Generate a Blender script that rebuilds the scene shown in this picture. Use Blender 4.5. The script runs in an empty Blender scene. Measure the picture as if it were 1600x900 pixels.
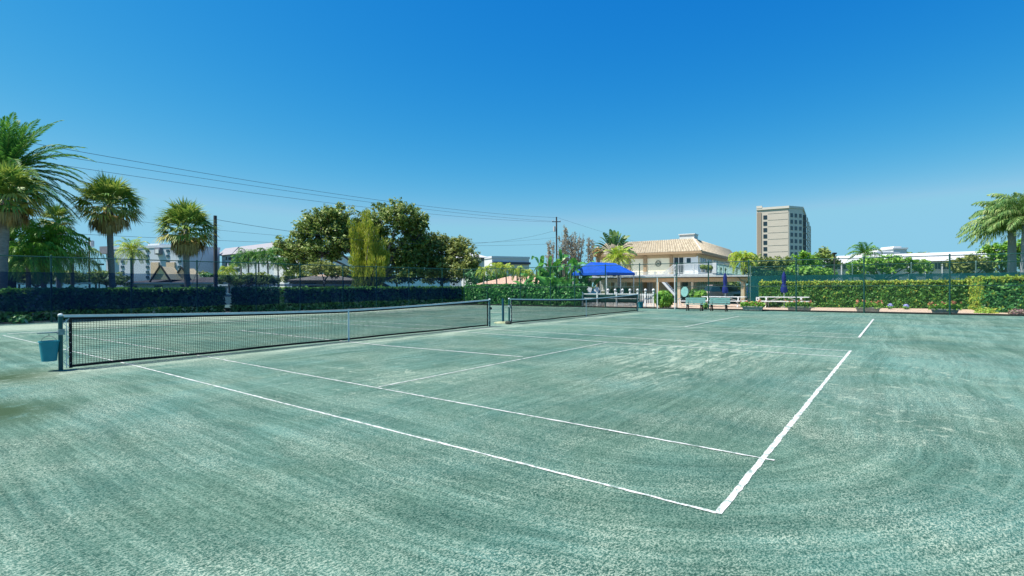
import bpy, math, random
from mathutils import Vector, Matrix, noise as mnoise
random.seed(7)
SC = bpy.context.scene
COL = SC.collection
R = math.radians
V = Vector

# ------------------------------------------------------------------ camera pose (court metres: x along the net, y along the sidelines)
CX, CY, CZ, YAW, PIT, FPX, ROLL = -3.7238, -1.0064, 1.5753, .6450, -.0033, 807.134, -.0049
FW = V((math.cos(YAW)*math.cos(PIT), math.sin(YAW)*math.cos(PIT), math.sin(PIT)))
_r0 = V((math.sin(YAW), -math.cos(YAW), 0)); _u0 = _r0.cross(FW)
RT = _r0*math.cos(ROLL)+_u0*math.sin(ROLL); UP = -_r0*math.sin(ROLL)+_u0*math.cos(ROLL)
CAM = V((CX, CY, CZ))
def ray(u, v): return FW+RT*((u-800)/FPX)-UP*((v-450)/FPX)
def G(u, v, z=0.0):
    d = ray(u, v); return CAM+d*((z-CZ)/d.z)
def D(u, v, dep): return CAM+ray(u, v)*dep
def gp(u, dep, z=0.0):                      # ground point under a direction at a depth
    p = D(u, 450, dep); return V((p.x, p.y, z))
def hz(u, v, dep): return D(u, v, dep).z    # height of a direction at a depth
def onL(u, P, Q):                           # direction u met with the vertical plane through P, Q
    d = ray(u, 450); ex, ey = Q[0]-P[0], Q[1]-P[1]
    den = d.x*ey-d.y*ex; s = ((P[0]-CX)*ey-(P[1]-CY)*ex)/den
    p = CAM+d*s; return V((p.x, p.y, 0))

# ------------------------------------------------------------------ materials
MATS = {}
def ntree(name):
    m = bpy.data.materials.new(name); m.use_nodes = True
    nt = m.node_tree; nt.nodes.clear(); return m, nt, nt.nodes, nt.links
def rgba(c): return (c[0], c[1], c[2], 1)
def mat(name, c, rough=.7, var=.12, scale=3., metal=0., bump=0., c2=None, spec=.3, stretch=None):
    if name in MATS: return MATS[name]
    m, nt, N, L = ntree(name)
    o = N.new('ShaderNodeOutputMaterial'); b = N.new('ShaderNodeBsdfPrincipled'); L.new(b.outputs[0], o.inputs[0])
    b.inputs['Roughness'].default_value = rough; b.inputs['Metallic'].default_value = metal
    b.inputs['Specular IOR Level'].default_value = spec
    tc = N.new('ShaderNodeTexCoord'); mp = N.new('ShaderNodeMapping'); L.new(tc.outputs['Object'], mp.inputs[0])
    if stretch: mp.inputs['Scale'].default_value = stretch
    n = N.new('ShaderNodeTexNoise'); n.inputs['Scale'].default_value = scale; n.inputs['Detail'].default_value = 5; n.inputs['Roughness'].default_value = .65
    L.new(mp.outputs[0], n.inputs['Vector'])
    r = N.new('ShaderNodeValToRGB'); r.color_ramp.elements[0].position = .3; r.color_ramp.elements[1].position = .7
    lo = tuple(x*(1-var) for x in c); hi = c2 if c2 else tuple(min(1, x*(1+var)) for x in c)
    r.color_ramp.elements[0].color = rgba(lo); r.color_ramp.elements[1].color = rgba(hi)
    L.new(n.outputs['Fac'], r.inputs[0]); L.new(r.outputs[0], b.inputs['Base Color'])
    if bump:
        bp = N.new('ShaderNodeBump'); bp.inputs['Strength'].default_value = bump; bp.inputs['Distance'].default_value = .01
        n2 = N.new('ShaderNodeTexNoise'); n2.inputs['Scale'].default_value = scale*8; n2.inputs['Detail'].default_value = 4
        L.new(mp.outputs[0], n2.inputs['Vector']); L.new(n2.outputs['Fac'], bp.inputs['Height']); L.new(bp.outputs[0], b.inputs['Normal'])
    MATS[name] = m; return m
def leafmat(name, cols, trans=.3, rough=.5):
    """leaf colour picked per leaf from a short list"""
    if name in MATS: return MATS[name]
    m, nt, N, L = ntree(name)
    o = N.new('ShaderNodeOutputMaterial'); b = N.new('ShaderNodeBsdfPrincipled'); t = N.new('ShaderNodeBsdfTranslucent'); x = N.new('ShaderNodeMixShader')
    b.inputs['Roughness'].default_value = rough; b.inputs['Specular IOR Level'].default_value = .35
    g = N.new('ShaderNodeNewGeometry'); r = N.new('ShaderNodeValToRGB')
    cr = r.color_ramp; cr.interpolation = 'LINEAR'; cols = [tuple(min(.5, q*2.1) for q in c) if 'flower' not in name else c for c in cols]
    while len(cr.elements) < len(cols): cr.elements.new(.5)
    for i, c in enumerate(cols):
        cr.elements[i].position = i/(len(cols)-1); cr.elements[i].color = rgba(c)
    tc = N.new('ShaderNodeTexCoord'); n = N.new('ShaderNodeTexNoise'); n.inputs['Scale'].default_value = .9; n.inputs['Detail'].default_value = 2
    L.new(tc.outputs['Object'], n.inputs['Vector'])
    mm = N.new('ShaderNodeMath'); mm.operation = 'MULTIPLY_ADD'; mm.inputs[1].default_value = .62
    m2 = N.new('ShaderNodeMath'); m2.operation = 'MULTIPLY_ADD'; m2.inputs[1].default_value = .9; m2.inputs[2].default_value = -.26
    L.new(n.outputs['Fac'], m2.inputs[0]); L.new(g.outputs['Random Per Island'], mm.inputs[0]); L.new(m2.outputs[0], mm.inputs[2])
    L.new(mm.outputs[0], r.inputs[0]); L.new(r.outputs[0], b.inputs['Base Color']); L.new(r.outputs[0], t.inputs['Color'])
    x.inputs[0].default_value = trans; L.new(b.outputs[0], x.inputs[1]); L.new(t.outputs[0], x.inputs[2]); L.new(x.outputs[0], o.inputs[0])
    MATS[name] = m; return m
def meshmat(name, c, pitch, w, op=1.0):
    """woven wire: diamonds cut out of a sheet, u along the fence, v up (UV metres)"""
    m, nt, N, L = ntree(name)
    o = N.new('ShaderNodeOutputMaterial'); b = N.new('ShaderNodeBsdfPrincipled'); t = N.new('ShaderNodeBsdfTransparent'); x = N.new('ShaderNodeMixShader')
    b.inputs['Base Color'].default_value = rgba(c); b.inputs['Roughness'].default_value = .5
    uv = N.new('ShaderNodeUVMap'); s = N.new('ShaderNodeSeparateXYZ'); L.new(uv.outputs[0], s.inputs[0])
    def M(op_, a, b_=None):
        n = N.new('ShaderNodeMath'); n.operation = op_
        for i, q in enumerate((a, b_)):
            if q is None: continue
            if isinstance(q, (int, float)): n.inputs[i].default_value = q
            else: L.new(q, n.inputs[i])
        return n.outputs[0]
    out = None
    for sg in ('ADD', 'SUBTRACT'):
        a = M(sg, s.outputs[0], s.outputs[1]); a = M('DIVIDE', a, pitch); a = M('FRACT', a); a = M('LESS_THAN', a, w)
        out = a if out is None else M('MAXIMUM', out, a)
    if op < 1: out = M('MULTIPLY', out, op)
    L.new(out, x.inputs[0]); L.new(t.outputs[0], x.inputs[1]); L.new(b.outputs[0], x.inputs[2]); L.new(x.outputs[0], o.inputs[0])
    MATS[name] = m; return m
def screenmat(name, c, op, op2):
    """woven shade cloth one can half see through"""
    m, nt, N, L = ntree(name)
    o = N.new('ShaderNodeOutputMaterial'); b = N.new('ShaderNodeBsdfPrincipled'); t = N.new('ShaderNodeBsdfTransparent'); x = N.new('ShaderNodeMixShader')
    b.inputs['Roughness'].default_value = .8; b.inputs['Specular IOR Level'].default_value = .1
    t.inputs[0].default_value = (.50, .68, .85, 1) if c[2] > c[1] else (.55, 1, .9, 1)
    tc = N.new('ShaderNodeTexCoord'); n = N.new('ShaderNodeTexNoise'); n.inputs['Scale'].default_value = 1.1; n.inputs['Detail'].default_value = 4
    L.new(tc.outputs['Object'], n.inputs['Vector'])
    mr = N.new('ShaderNodeMapRange'); mr.inputs[1].default_value = .35; mr.inputs[2].default_value = .65; mr.inputs[3].default_value = op; mr.inputs[4].default_value = op2
    L.new(n.outputs['Fac'], mr.inputs[0]); L.new(mr.outputs[0], x.inputs[0])
    r = N.new('ShaderNodeMixRGB'); r.inputs[1].default_value = rgba(c); r.inputs[2].default_value = rgba([q*1.8 for q in c]); L.new(n.outputs['Fac'], r.inputs[0]); L.new(r.outputs[0], b.inputs['Base Color'])
    L.new(t.outputs[0], x.inputs[1]); L.new(b.outputs[0], x.inputs[2]); L.new(x.outputs[0], o.inputs[0])
    MATS[name] = m; return m

# ------------------------------------------------------------------ mesh builder
class MB:
    def __init__(s): s.v = []; s.f = []; s.uv = {}
    def quad(s, a, b, c, d, uv=None):
        i = len(s.v); s.v += [tuple(a), tuple(b), tuple(c), tuple(d)]; s.f.append((i, i+1, i+2, i+3))
        if uv: s.uv[len(s.f)-1] = uv
    def tri(s, a, b, c):
        i = len(s.v); s.v += [tuple(a), tuple(b), tuple(c)]; s.f.append((i, i+1, i+2))
    def box(s, x0, y0, z0, x1, y1, z1, o=(0, 0, 0), ex=(1, 0, 0), ey=(0, 1, 0)):
        """axis box in the frame (o, ex, ey, z)"""
        o, ex, ey = V(o), V(ex), V(ey); ez = V((0, 0, 1))
        P = [o+ex*x+ey*y+ez*z for z in (z0, z1) for (x, y) in ((x0, y0), (x1, y0), (x1, y1), (x0, y1))]
        i = len(s.v); s.v += [tuple(p) for p in P]
        s.f += [tuple(i+k for k in f) for f in ((3, 2, 1, 0), (4, 5, 6, 7), (0, 1, 5, 4), (1, 2, 6, 5), (2, 3, 7, 6), (3, 0, 4, 7))]
        return s
    def bar(s, a, b, w, h, up=(0, 0, 1)):
        a, b = V(a), V(b); d = (b-a).normalized(); sd = d.cross(V(up))
        if sd.length < 1e-4: sd = d.cross(V((1, 0, 0)))
        sd.normalize(); u2 = sd.cross(d); sd *= w/2; u2 *= h/2
        i = len(s.v); s.v += [tuple(p+q) for p in (a, b) for q in (-sd-u2, sd-u2, sd+u2, -sd+u2)]
        s.f += [tuple(i+k for k in f) for f in ((0, 1, 2, 3), (7, 6, 5, 4), (0, 4, 5, 1), (1, 5, 6, 2), (2, 6, 7, 3), (3, 7, 4, 0))]
        return s
    def tube(s, pts, rad, n=8, cap=True):
        pts = [V(p) for p in pts]
        if not hasattr(rad, '__len__'): rad = [rad]*len(pts)
        ref = None; rings = []
        for k, p in enumerate(pts):
            d = (pts[min(k+1, len(pts)-1)]-pts[max(k-1, 0)])
            if d.length < 1e-9: d = V((0, 0, 1))
            d.normalize()
            if ref is None: ref = d.orthogonal().normalized()
            else:
                ref = (ref-d*ref.dot(d))
                ref = ref.normalized() if ref.length > 1e-5 else d.orthogonal().normalized()
            e = d.cross(ref); i = len(s.v); rings.append(i)
            for j in range(n):
                a = 2*math.pi*j/n; s.v.append(tuple(p+(ref*math.cos(a)+e*math.sin(a))*rad[k]))
        for k in range(len(pts)-1):
            a, b = rings[k], rings[k+1]
            for j in range(n): s.f.append((a+j, a+(j+1) % n, b+(j+1) % n, b+j))
        if cap:
            s.f.append(tuple(rings[0]+j for j in reversed(range(n)))); s.f.append(tuple(rings[-1]+j for j in range(n)))
        return s
    def lathe(s, c, prof, n=16):
        c = V(c); rings = []
        for (r, z) in prof:
            rings.append(len(s.v))
            for j in range(n):
                a = 2*math.pi*j/n; s.v.append((c.x+r*math.cos(a), c.y+r*math.sin(a), c.z+z))
        for k in range(len(prof)-1):
            a, b = rings[k], rings[k+1]
            for j in range(n): s.f.append((a+j, a+(j+1) % n, b+(j+1) % n, b+j))
        s.f.append(tuple(rings[0]+j for j in reversed(range(n)))); s.f.append(tuple(rings[-1]+j for j in range(n)))
        return s
    def prism(s, poly, z0, z1):
        i = len(s.v); n = len(poly)
        s.v += [(p[0], p[1], z0) for p in poly]+[(p[0], p[1], z1) for p in poly]
        s.f.append(tuple(i+k for k in reversed(range(n)))); s.f.append(tuple(i+n+k for k in range(n)))
        for k in range(n): s.f.append((i+k, i+(k+1) % n, i+n+(k+1) % n, i+n+k))
        return s
    def extr(s, poly, t):
        """closed solid from a 3-D outline and a thickness vector"""
        i = len(s.v); n = len(poly); t = V(t)
        s.v += [tuple(V(p)) for p in poly]+[tuple(V(p)+t) for p in poly]
        s.f.append(tuple(i+k for k in reversed(range(n)))); s.f.append(tuple(i+n+k for k in range(n)))
        for k in range(n): s.f.append((i+k, i+(k+1) % n, i+n+(k+1) % n, i+n+k))
        return s
    def build(s, name, m, parent=None, org=None, smooth=False):
        if parent is not None:
            org = V((0, 0, 0)); p = parent
            while p is not None: org = org+V(p.location); p = p.parent
        o3 = V(org) if org is not None else V((0, 0, 0))
        me = bpy.data.meshes.new(name)
        ox, oy, oz = o3
        me.from_pydata([(a-ox, b-oy, c-oz) for a, b, c in s.v], [], s.f)
        if s.uv:
            ul = me.uv_layers.new(name='UVMap')
            for fi, uvs in s.uv.items():
                for li, q in zip(me.polygons[fi].loop_indices, uvs): ul.data[li].uv = q
        if smooth:
            me.polygons.foreach_set('use_smooth', [True]*len(me.polygons))
        me.materials.append(m); me.update()
        o = bpy.data.objects.new(name, me); COL.objects.link(o)
        if parent is not None: o.parent = parent
        elif org is not None: o.location = o3
        return o
def tag(o, label=None, cat=None, group=None, kind=None):
    if label: o['label'] = label
    if cat: o['category'] = cat
    if group: o['group'] = group
    if kind: o['kind'] = kind
    return o
def thing(name, loc, label, cat, group=None, rz=0):
    o = bpy.data.objects.new(name, None); COL.objects.link(o); o.location = loc; o.rotation_euler.z = rz
    o.empty_display_size = .2
    return tag(o, label, cat, group)
def copy_tree(o, parent=None):
    c = o.copy(); COL.objects.link(c); c.parent = parent
    for ch in list(o.children): copy_tree(ch, c)
    return c
def dup(o, loc, rz, label, scale=None):
    c = copy_tree(o); c.location = loc; c.rotation_euler.z = rz; c['label'] = label
    if scale: c.scale = scale
    return c
def rnd(a, b): return random.uniform(a, b)
def rdir():
    while True:
        v = V((rnd(-1, 1), rnd(-1, 1), rnd(-1, 1)))
        if .05 < v.length < 1: return v.normalized()

# ------------------------------------------------------------------ palette
M_rail = mat('green_rail', (.012, .075, .062), .45, .2)
M_post_g = mat('green_post', (.012, .085, .085), .4, .15, 6)
M_white = mat('white_paint', (.74, .75, .74), .55, .06, 4)
M_whitey = mat('weathered_white', (.62, .66, .64), .6, .12, 5)
M_black = mat('black_tape', (.006, .006, .008), .6, .2)
M_band = mat('white_canvas', (.62, .68, .67), .8, .1, 9)
M_cord = mat('net_cord', (.007, .008, .008), .8, .1)
M_conc = mat('concrete', (.36, .35, .32), .85, .18, 6, bump=.4)
M_trough = mat('trough_concrete', (.30, .31, .28), .85, .2, 8, bump=.3)
M_wood = mat('pole_wood', (.07, .065, .065), .8, .3, 5, stretch=(6, 6, .5))
M_wire = mat('cable', (.08, .09, .11), .6, .05)
M_trunk = mat('palm_trunk', (.26, .235, .215), .9, .3, 5, bump=.6, stretch=(1, 1, 3))
M_trunkd = mat('dark_palm_trunk', (.10, .085, .075), .95, .35, 7, bump=.8, stretch=(1, 1, 2))
M_bark = mat('bark', (.16, .145, .13), .95, .3, 5, bump=.6)
M_teal = mat('teal_bench_paint', (.17, .34, .31), .55, .15, 6)
M_navy = mat('navy_canvas', (.008, .016, .16), .8, .2, 5)
M_blue = mat('blue_canvas', (.006, .085, .50), .7, .15, 2)
M_glass = mat('window_glass', (.02, .035, .045), .08, .2, 1, spec=.6)
M_glassb = mat('blue_window_glass', (.03, .06, .08), .1, .2, 1, spec=.6)
M_chain = meshmat('chain_link_wire', (.01, .07, .055), .075, .075)
M_screen = screenmat('navy_windscreen_cloth', (.004, .014, .046), .38, .52)
M_screen2 = screenmat('green_windscreen_cloth', (.004, .060, .062), .72, .84)
M_screen3 = screenmat('pale_green_windscreen_cloth', (.02, .16, .13), .45, .62)

L_hedge = leafmat('hedge_leaf', [(.010, .035, .008), (.028, .085, .014), (.05, .13, .02), (.085, .17, .028)], .2)
L_hedgey = leafmat('young_lit_hedge_leaf', [(.05, .12, .014), (.14, .22, .025), (.22, .28, .035), (.30, .34, .05)], .3)
L_dkhedge = leafmat('dark_hedge_leaf', [(.006, .025, .010), (.02, .07, .022), (.06, .16, .05), (.36, .42, .28)], .2)
L_oak = leafmat('oak_leaf', [(.016, .038, .009), (.065, .108, .022), (.145, .18, .04), (.28, .30, .11)], .3)
L_oak2 = leafmat('olive_leaf', [(.026, .046, .012), (.075, .10, .025), (.14, .16, .04), (.22, .23, .09)], .3)
L_cas = leafmat('yellow_needle', [(.06, .10, .010), (.14, .19, .018), (.24, .27, .03), (.32, .31, .045)], .45)
L_bright = leafmat('bright_leaf', [(.03, .09, .01), (.07, .17, .02), (.13, .25, .03), (.22, .32, .05)], .3)
L_palm = leafmat('palm_leaflet', [(.012, .05, .012), (.03, .10, .018), (.06, .15, .025), (.15, .22, .03)], .25)
L_palmy = leafmat('yellow_green_palm_leaflet', [(.06, .13, .01), (.13, .22, .018), (.22, .30, .025), (.32, .36, .04)], .3)
L_sabal = leafmat('fan_palm_leaflet', [(.02, .06, .015), (.06, .12, .02), (.14, .18, .03), (.30, .26, .06)], .25)
L_dead = leafmat('dead_frond', [(.05, .045, .025), (.13, .10, .04), (.22, .16, .06), (.26, .23, .15)], .15, .8)
L_banana = leafmat('banana_leaf', [(.012, .055, .012), (.025, .10, .018), (.05, .16, .025), (.14, .26, .04)], .3, .35)
L_bare = leafmat('sparse_needle', [(.07, .085, .07), (.13, .13, .10), (.18, .15, .10), (.14, .16, .11)], .3, .8)
L_flow = leafmat('coral_flower', [(.45, .08, .03), (.65, .20, .09), (.75, .36, .24), (.80, .45, .08)], .3)
L_flowb = leafmat('lilac_flower', [(.25, .27, .65), (.42, .44, .80), (.60, .62, .85)], .3)
L_royal = leafmat('royal_leaflet', [(.03, .08, .03), (.07, .14, .04), (.14, .20, .06), (.26, .28, .12)], .25)

# ------------------------------------------------------------------ foliage
def leaf(mb, p, s, nrm, asp=1.9):
    a = nrm.cross(rdir()); a.normalize(); b = nrm.cross(a)
    a = a*s*.5; b = b*s*.5*asp
    mb.quad(p-b, p+a+b*.1, p+b, p-a+b*.1)
def clump(mb, c, r, n, s, flat=.8, upb=.85):
    for _ in range(n):
        d = rdir(); p = c+V((d.x*r, d.y*r, d.z*r*flat))*(random.random()**.45)
        nn = (d*.6+rdir()+V((0, 0, upb))).normalized()
        leaf(mb, p, s*rnd(.7, 1.3), nn)
def broad_tree(name, label, cat, base, ells, leafm, ls, dens=1.0, trunk_r=.2, clr=.55, group=None, barkm=None, trunks=None, seed=0, wood=1.0):
    """ells: (center, rx, rz); limbs run from the trunk to each lobe and on to its clumps"""
    random.seed(seed or hash(label) % 9999 if False else seed+11)
    t = thing(name, base, label, cat, group); base = V(base)
    tb = MB(); lb = MB(); barkm = barkm or M_bark
    zl = min(c.z-rz*.5 for c, rx, rz in ells)
    cen = sum((c for c, a, b in ells), V((0, 0, 0)))/len(ells)
    fork = V((base.x*.75+cen.x*.25, base.y*.75+cen.y*.25, base.z+max(.6, (zl-base.z)*.75)))
    for k, bp in enumerate(trunks or [base]):
        bp = V(bp); tb.tube([bp, (bp*.6+fork*.4)+V((rnd(-.1, .1), rnd(-.1, .1), 0)), fork], [trunk_r*1.25, trunk_r, trunk_r*.8], 8)
    for c, rx, rz in ells:
        mid = (fork+c)*.5+V((rnd(-.2, .2), rnd(-.2, .2), rz*.1))
        tb.tube([fork, mid, c], [trunk_r*.55, trunk_r*.4, trunk_r*.2], 6)
        n = max(5, int(12*dens*(rx*rx*rz)**.62/clr**1.2))
        for _ in range(n):
            d = rdir(); q = random.random()**.4
            p = c+V((d.x*rx, d.y*rx, d.z*rz))*q
            rr = clr*rnd(.55, 1.15)
            if random.random() < .55*wood: tb.tube([c*.75+mid*.25, (c+p)*.5+rdir()*.15, p], [trunk_r*.16, trunk_r*.10, .012], 4, False)
            clump(lb, p, rr, int(95*dens*(rr/ls)**2*.013)+14, ls)
    tb.build('trunk', barkm, t, smooth=True); lb.build('crown', leafm, t)
    return t
def bush(name, label, cat, c, rx, ry, rz, leafm, ls, n, group=None, twig=True):
    c = V(c); t = thing(name, (c.x, c.y, 0), label, cat, group); lb = MB(); tb = MB()
    for k in range(7):
        a = rnd(0, 6.3); tb.tube([(c.x, c.y, 0), (c.x+math.cos(a)*rx*.6, c.y+math.sin(a)*ry*.6, c.z+rz*.3)], [.03, .01], 5)
    for _ in range(n):
        d = rdir(); q = random.random()**.25*rnd(.85, 1.1)
        p = c+V((d.x*rx, d.y*ry, d.z*rz))*q
        if p.z < .03: p.z = rnd(.03, .3)
        leaf(lb, p, ls*rnd(.7, 1.4), (d+rdir()*.8+V((0, 0, .3))).normalized())
    tb.build('stem', M_bark, t); lb.build('foliage', leafm, t); return t
def hedge(name, label, P, Q, w, h, leafm, ls, dens, z0=.05, topm=None, side=1, endtop=None, edge=None, core=(.008, .02, .006)):
    """clipped hedge from P to Q; w to the far side (side=+1: left of P->Q)"""
    P, Q = V((P[0], P[1], 0)), V((Q[0], Q[1], 0)); ex = (Q-P); ln = ex.length; ex.normalize(); ey = V((-ex.y, ex.x, 0))*side
    t = thing(name, (P+Q)*.5, label, 'hedge')
    cb = MB(); cb.box(.12, .12, 0, ln-.12, w-.12, h-.14, P, ex, ey)
    cb.build('inner_branches', mat('hedge_core', core, .95, .5, 6), t)
    lb = MB(); tp = MB()
    sd_ = rnd(0, 90)
    def wob(a, b): return .11*mnoise.noise(V((a*.9, b*1.1, sd_)))+.09*mnoise.noise(V((a*3.1, b*3.3, sd_)))
    def put(p, nn, young):
        (tp if young and topm else lb) and leaf(tp if (young and topm) else lb, p, ls*rnd(.7, 1.35), (nn*1.1+rdir()).normalized(), 1.6)
    A = ln*h
    for sd, y in ((-1, 0), (1, w)):
        for _ in range(int(A*dens*(1 if sd == -1 else .5))):
            x = rnd(0, ln); z = z0+(h-z0)*random.random(); q = wob(x, z)+rnd(-.02, .10)
            young = topm and (z > h-rnd(.02, .3) or random.random() < .07)  # bright leaves: new growth, and sunlight painted in by leaf colour
            put(P+ex*x+ey*(y-sd*q*-1 if False else (q if sd == -1 else w-q))+V((0, 0, z)), ey*sd, young)
    for _ in range(int(ln*w*dens)):
        x = rnd(0, ln); y = rnd(0, w); put(P+ex*x+ey*y+V((0, 0, h+wob(x, y)*.5-rnd(0, .09)+(.12 if random.random() < .02 else 0))), V((0, 0, 1)), topm and random.random() < .85)
    for ed, x0, sg in ((0, 0, -1), (1, ln, 1)):
        for _ in range(int(w*h*dens)):
            y = rnd(0, w); z = rnd(z0, h); q = wob(y, z)+rnd(-.02, .1); young = topm and (edge == ed and random.random() < .8)  # chosen end face gets bright leaves to paint in the sun on it
            put(P+ex*(x0-sg*q)+ey*y+V((0, 0, z)), ex*sg, young)
    lb.build('foliage', leafm, t)
    if topm: tp.build('young_lit_growth', topm, t)
    return t
def frond(mb, rb, o, az, el, ln, droop, nl=26, lw=.045, ll=.55, hang=.25, wind=None, curl=1.0, rr=.02, fwd=0.):
    """feather leaf: arching rachis with two rows of leaflets"""
    d = V((math.cos(az)*math.cos(el), math.sin(az)*math.cos(el), math.sin(el)))
    p = V(o); st = ln/nl; pts = [p.copy()]; dirs = [d.copy()]
    for k in range(nl):
        g = droop*(k/nl)**curl*.12*26/nl
        d = (d+V((0, 0, -g))+(V(wind)*(k/nl)*.06*26/nl if wind else V((0, 0, 0)))).normalized(); p = p+d*st; pts.append(p.copy()); dirs.append(d.copy())
    rb.tube([pts[i] for i in range(0, nl+1, 4)], [rr*(1-i/nl*.8) for i in range(0, nl+1, 4)], 4, False)
    for k in range(2, nl+1):
        f = k/nl; d = dirs[k]; sd = d.cross(V((0, 0, 1)))
        if sd.length < .05: sd = V((-math.sin(az), math.cos(az), 0))
        sd.normalize(); upv = sd.cross(d)
        L_ = ll*(math.sin(math.pi*min(1, f*.92+.06))**.55)*rnd(.85, 1.1)
        for sg in (-1, 1):
            dd = (sd*sg+d*(.45+.7*f+fwd)+upv*rnd(-.05, .35)+V((0, 0, -hang))+rdir()*.12).normalized()
            a = pts[k]; b = a+dd*L_*.55; tip = a+(dd+V((0, 0, -hang*.9))).normalized()*L_
            w = d*lw*.5*rnd(.8, 1.2)
            mb.quad(a-w*.6, b-w, tip, b+w)
def feather_palm(name, label, base, top, n, ln, leafm, droop=1.0, el=(-.5, 1.45), tr=(.2, .14), nl=26, ll=.6, lw=.06, hang=.25, trunkm=None, wind=None, group=None, seed=1, dead=0, boots=False, fwd=0., cat='palm tree', shaft=False, azr=None, bend=None):
    random.seed(seed); base = V(base); top = V(top)
    t = thing(name, base, label, cat, group)
    tb = MB(); mid = (base+top)*.5+(V(bend) if bend else V((rnd(-.1, .1), rnd(-.1, .1), 0)))
    ks = 12; pts = []; rs = []
    for i in range(ks+1):
        f = i/ks; q = base*(1-f)**2+mid*2*f*(1-f)+top*f*f; pts.append(q)
        rs.append((tr[0]*(1-f)+tr[1]*f)*(1.25 if i == 0 else 1)*rnd(.96, 1.04))
    tb.tube(pts, rs, 12)
    if boots:
        for _ in range(160):
            f = rnd(.55, 1); q = base*(1-f)+top*f; a = rnd(0, 6.3); d = V((math.cos(a), math.sin(a), .9)); r0 = tr[1]
            q = q+V((math.cos(a), math.sin(a), 0))*r0*.9; tb.bar(q, q+d*.16, .07, .03)
    tb.build('trunk', trunkm or M_trunk, t, smooth=not boots)
    if shaft:
        sb = MB(); sb.tube([top-V((0, 0, .1)), top+V((0, 0, .4)), top+V((0, 0, .7))], [tr[1]*1.15, tr[1]*.9, tr[1]*.3], 10)
        sb.build('crownshaft', mat('crownshaft_green', (.16, .22, .10), .4, .1), t, smooth=True); top = top+V((0, 0, .5))
    mb = MB(); rb = MB(); db = MB()
    for k in range(n):
        f = (k+.5)/n; e = el[1]+(el[0]-el[1])*f**.85; az = k*2.39996+rnd(-.25, .25)
        if azr: az = rnd(*azr)
        frond(mb, rb, top+V((math.cos(az)*.08, math.sin(az)*.08, rnd(-.05, .1))), az, e+rnd(-.08, .08), ln*rnd(.85, 1.1)*(.75 if f < .12 else 1), droop*rnd(.8, 1.25), nl, lw, ll, hang, wind, fwd=fwd)
    for k in range(dead):
        az = k*2.4+.4; frond(db, db, top-V((0, 0, .15)), az, rnd(-1.1, -.6), ln*rnd(.55, .8), droop*1.4, nl, lw*.8, ll*.7, .8)
    mb.build('crown', leafm, t); rb.build('leaf_stalk', mat('frond_stalk', (.16, .20, .05), .6, .2), t)
    if dead: db.build('dead_fronds', L_dead, t)
    return t
def fan(mb, o, az, el, pet, r, n=18, w=.05, droop=.25, spread=2.5):
    d = V((math.cos(az)*math.cos(el), math.sin(az)*math.cos(el), math.sin(el))); sd = V((-math.sin(az), math.cos(az), 0)); upv = sd.cross(d)*-1
    if upv.z < 0: upv = -upv
    c = V(o)+d*pet-V((0, 0, pet*.10)); mb.bar(o, c, .025, .02)
    for k in range(n):
        a = -spread/2+spread*k/(n-1)+rnd(-.04, .04)
        q = (d*math.cos(a)+sd*math.sin(a)+upv*(.18*math.cos(a*2)+rnd(-.06, .06))).normalized()
        L_ = r*(1-.22*abs(a)/spread*2)*rnd(.88, 1.1); pw = q.cross(upv).normalized()*w*.5
        b = c+q*L_*.55; tip = c+(q+V((0, 0, -droop*rnd(.6, 1.5)))).normalized()*L_
        mb.quad(c, b-pw, tip, b+pw)
def fan_palm(name, label, base, top, r, seed, lean=None, tr=(.17, .15), nf=44, group='cabbage palms beyond the back fence', deadn=20):
    random.seed(seed); base = V(base); top = V(top)
    t = thing(name, base, label, 'palm tree', group)
    tb = MB(); pts = []; rs = []
    for i in range(13):
        f = i/12; q = base*(1-f)+top*f+(V(lean)*math.sin(f*math.pi) if lean else V((0, 0, 0))); pts.append(q); rs.append((tr[0]*(1-f)+tr[1]*f)*rnd(.93, 1.07)*(1.3 if i == 0 else 1))
    tb.tube(pts, rs, 12); tb.build('trunk', M_trunk, t, smooth=True)
    g = MB(); y = MB(); dd = MB()
    for k in range(nf):
        f = (k+.5)/nf; e = 1.5-2.0*f**.9; az = k*2.39996+rnd(-.2, .2)
        fan((g if f < .72 or random.random() < .3 else y), top+V((0, 0, rnd(-.05, .1))), az, e+rnd(-.1, .1), r*.5*rnd(.9, 1.1), r*.62*rnd(.85, 1.1), 20, .055*r, .35)
    for k in range(deadn):
        az = k*2.39996+.3; fan(dd, top-V((0, 0, .1)), az, rnd(-1.25, -.6), r*.4*rnd(.8, 1.1), r*.55*rnd(.8, 1.1), 14, .05*r, .8, 1.7)
    g.build('crown', L_sabal, t); y.build('yellowing_fronds', leafmat('yellowing_frond', [(.10, .12, .02), (.22, .18, .03), (.36, .24, .05), (.30, .18, .06)], .25), t); dd.build('dead_fronds', L_dead, t)
    return t
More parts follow.
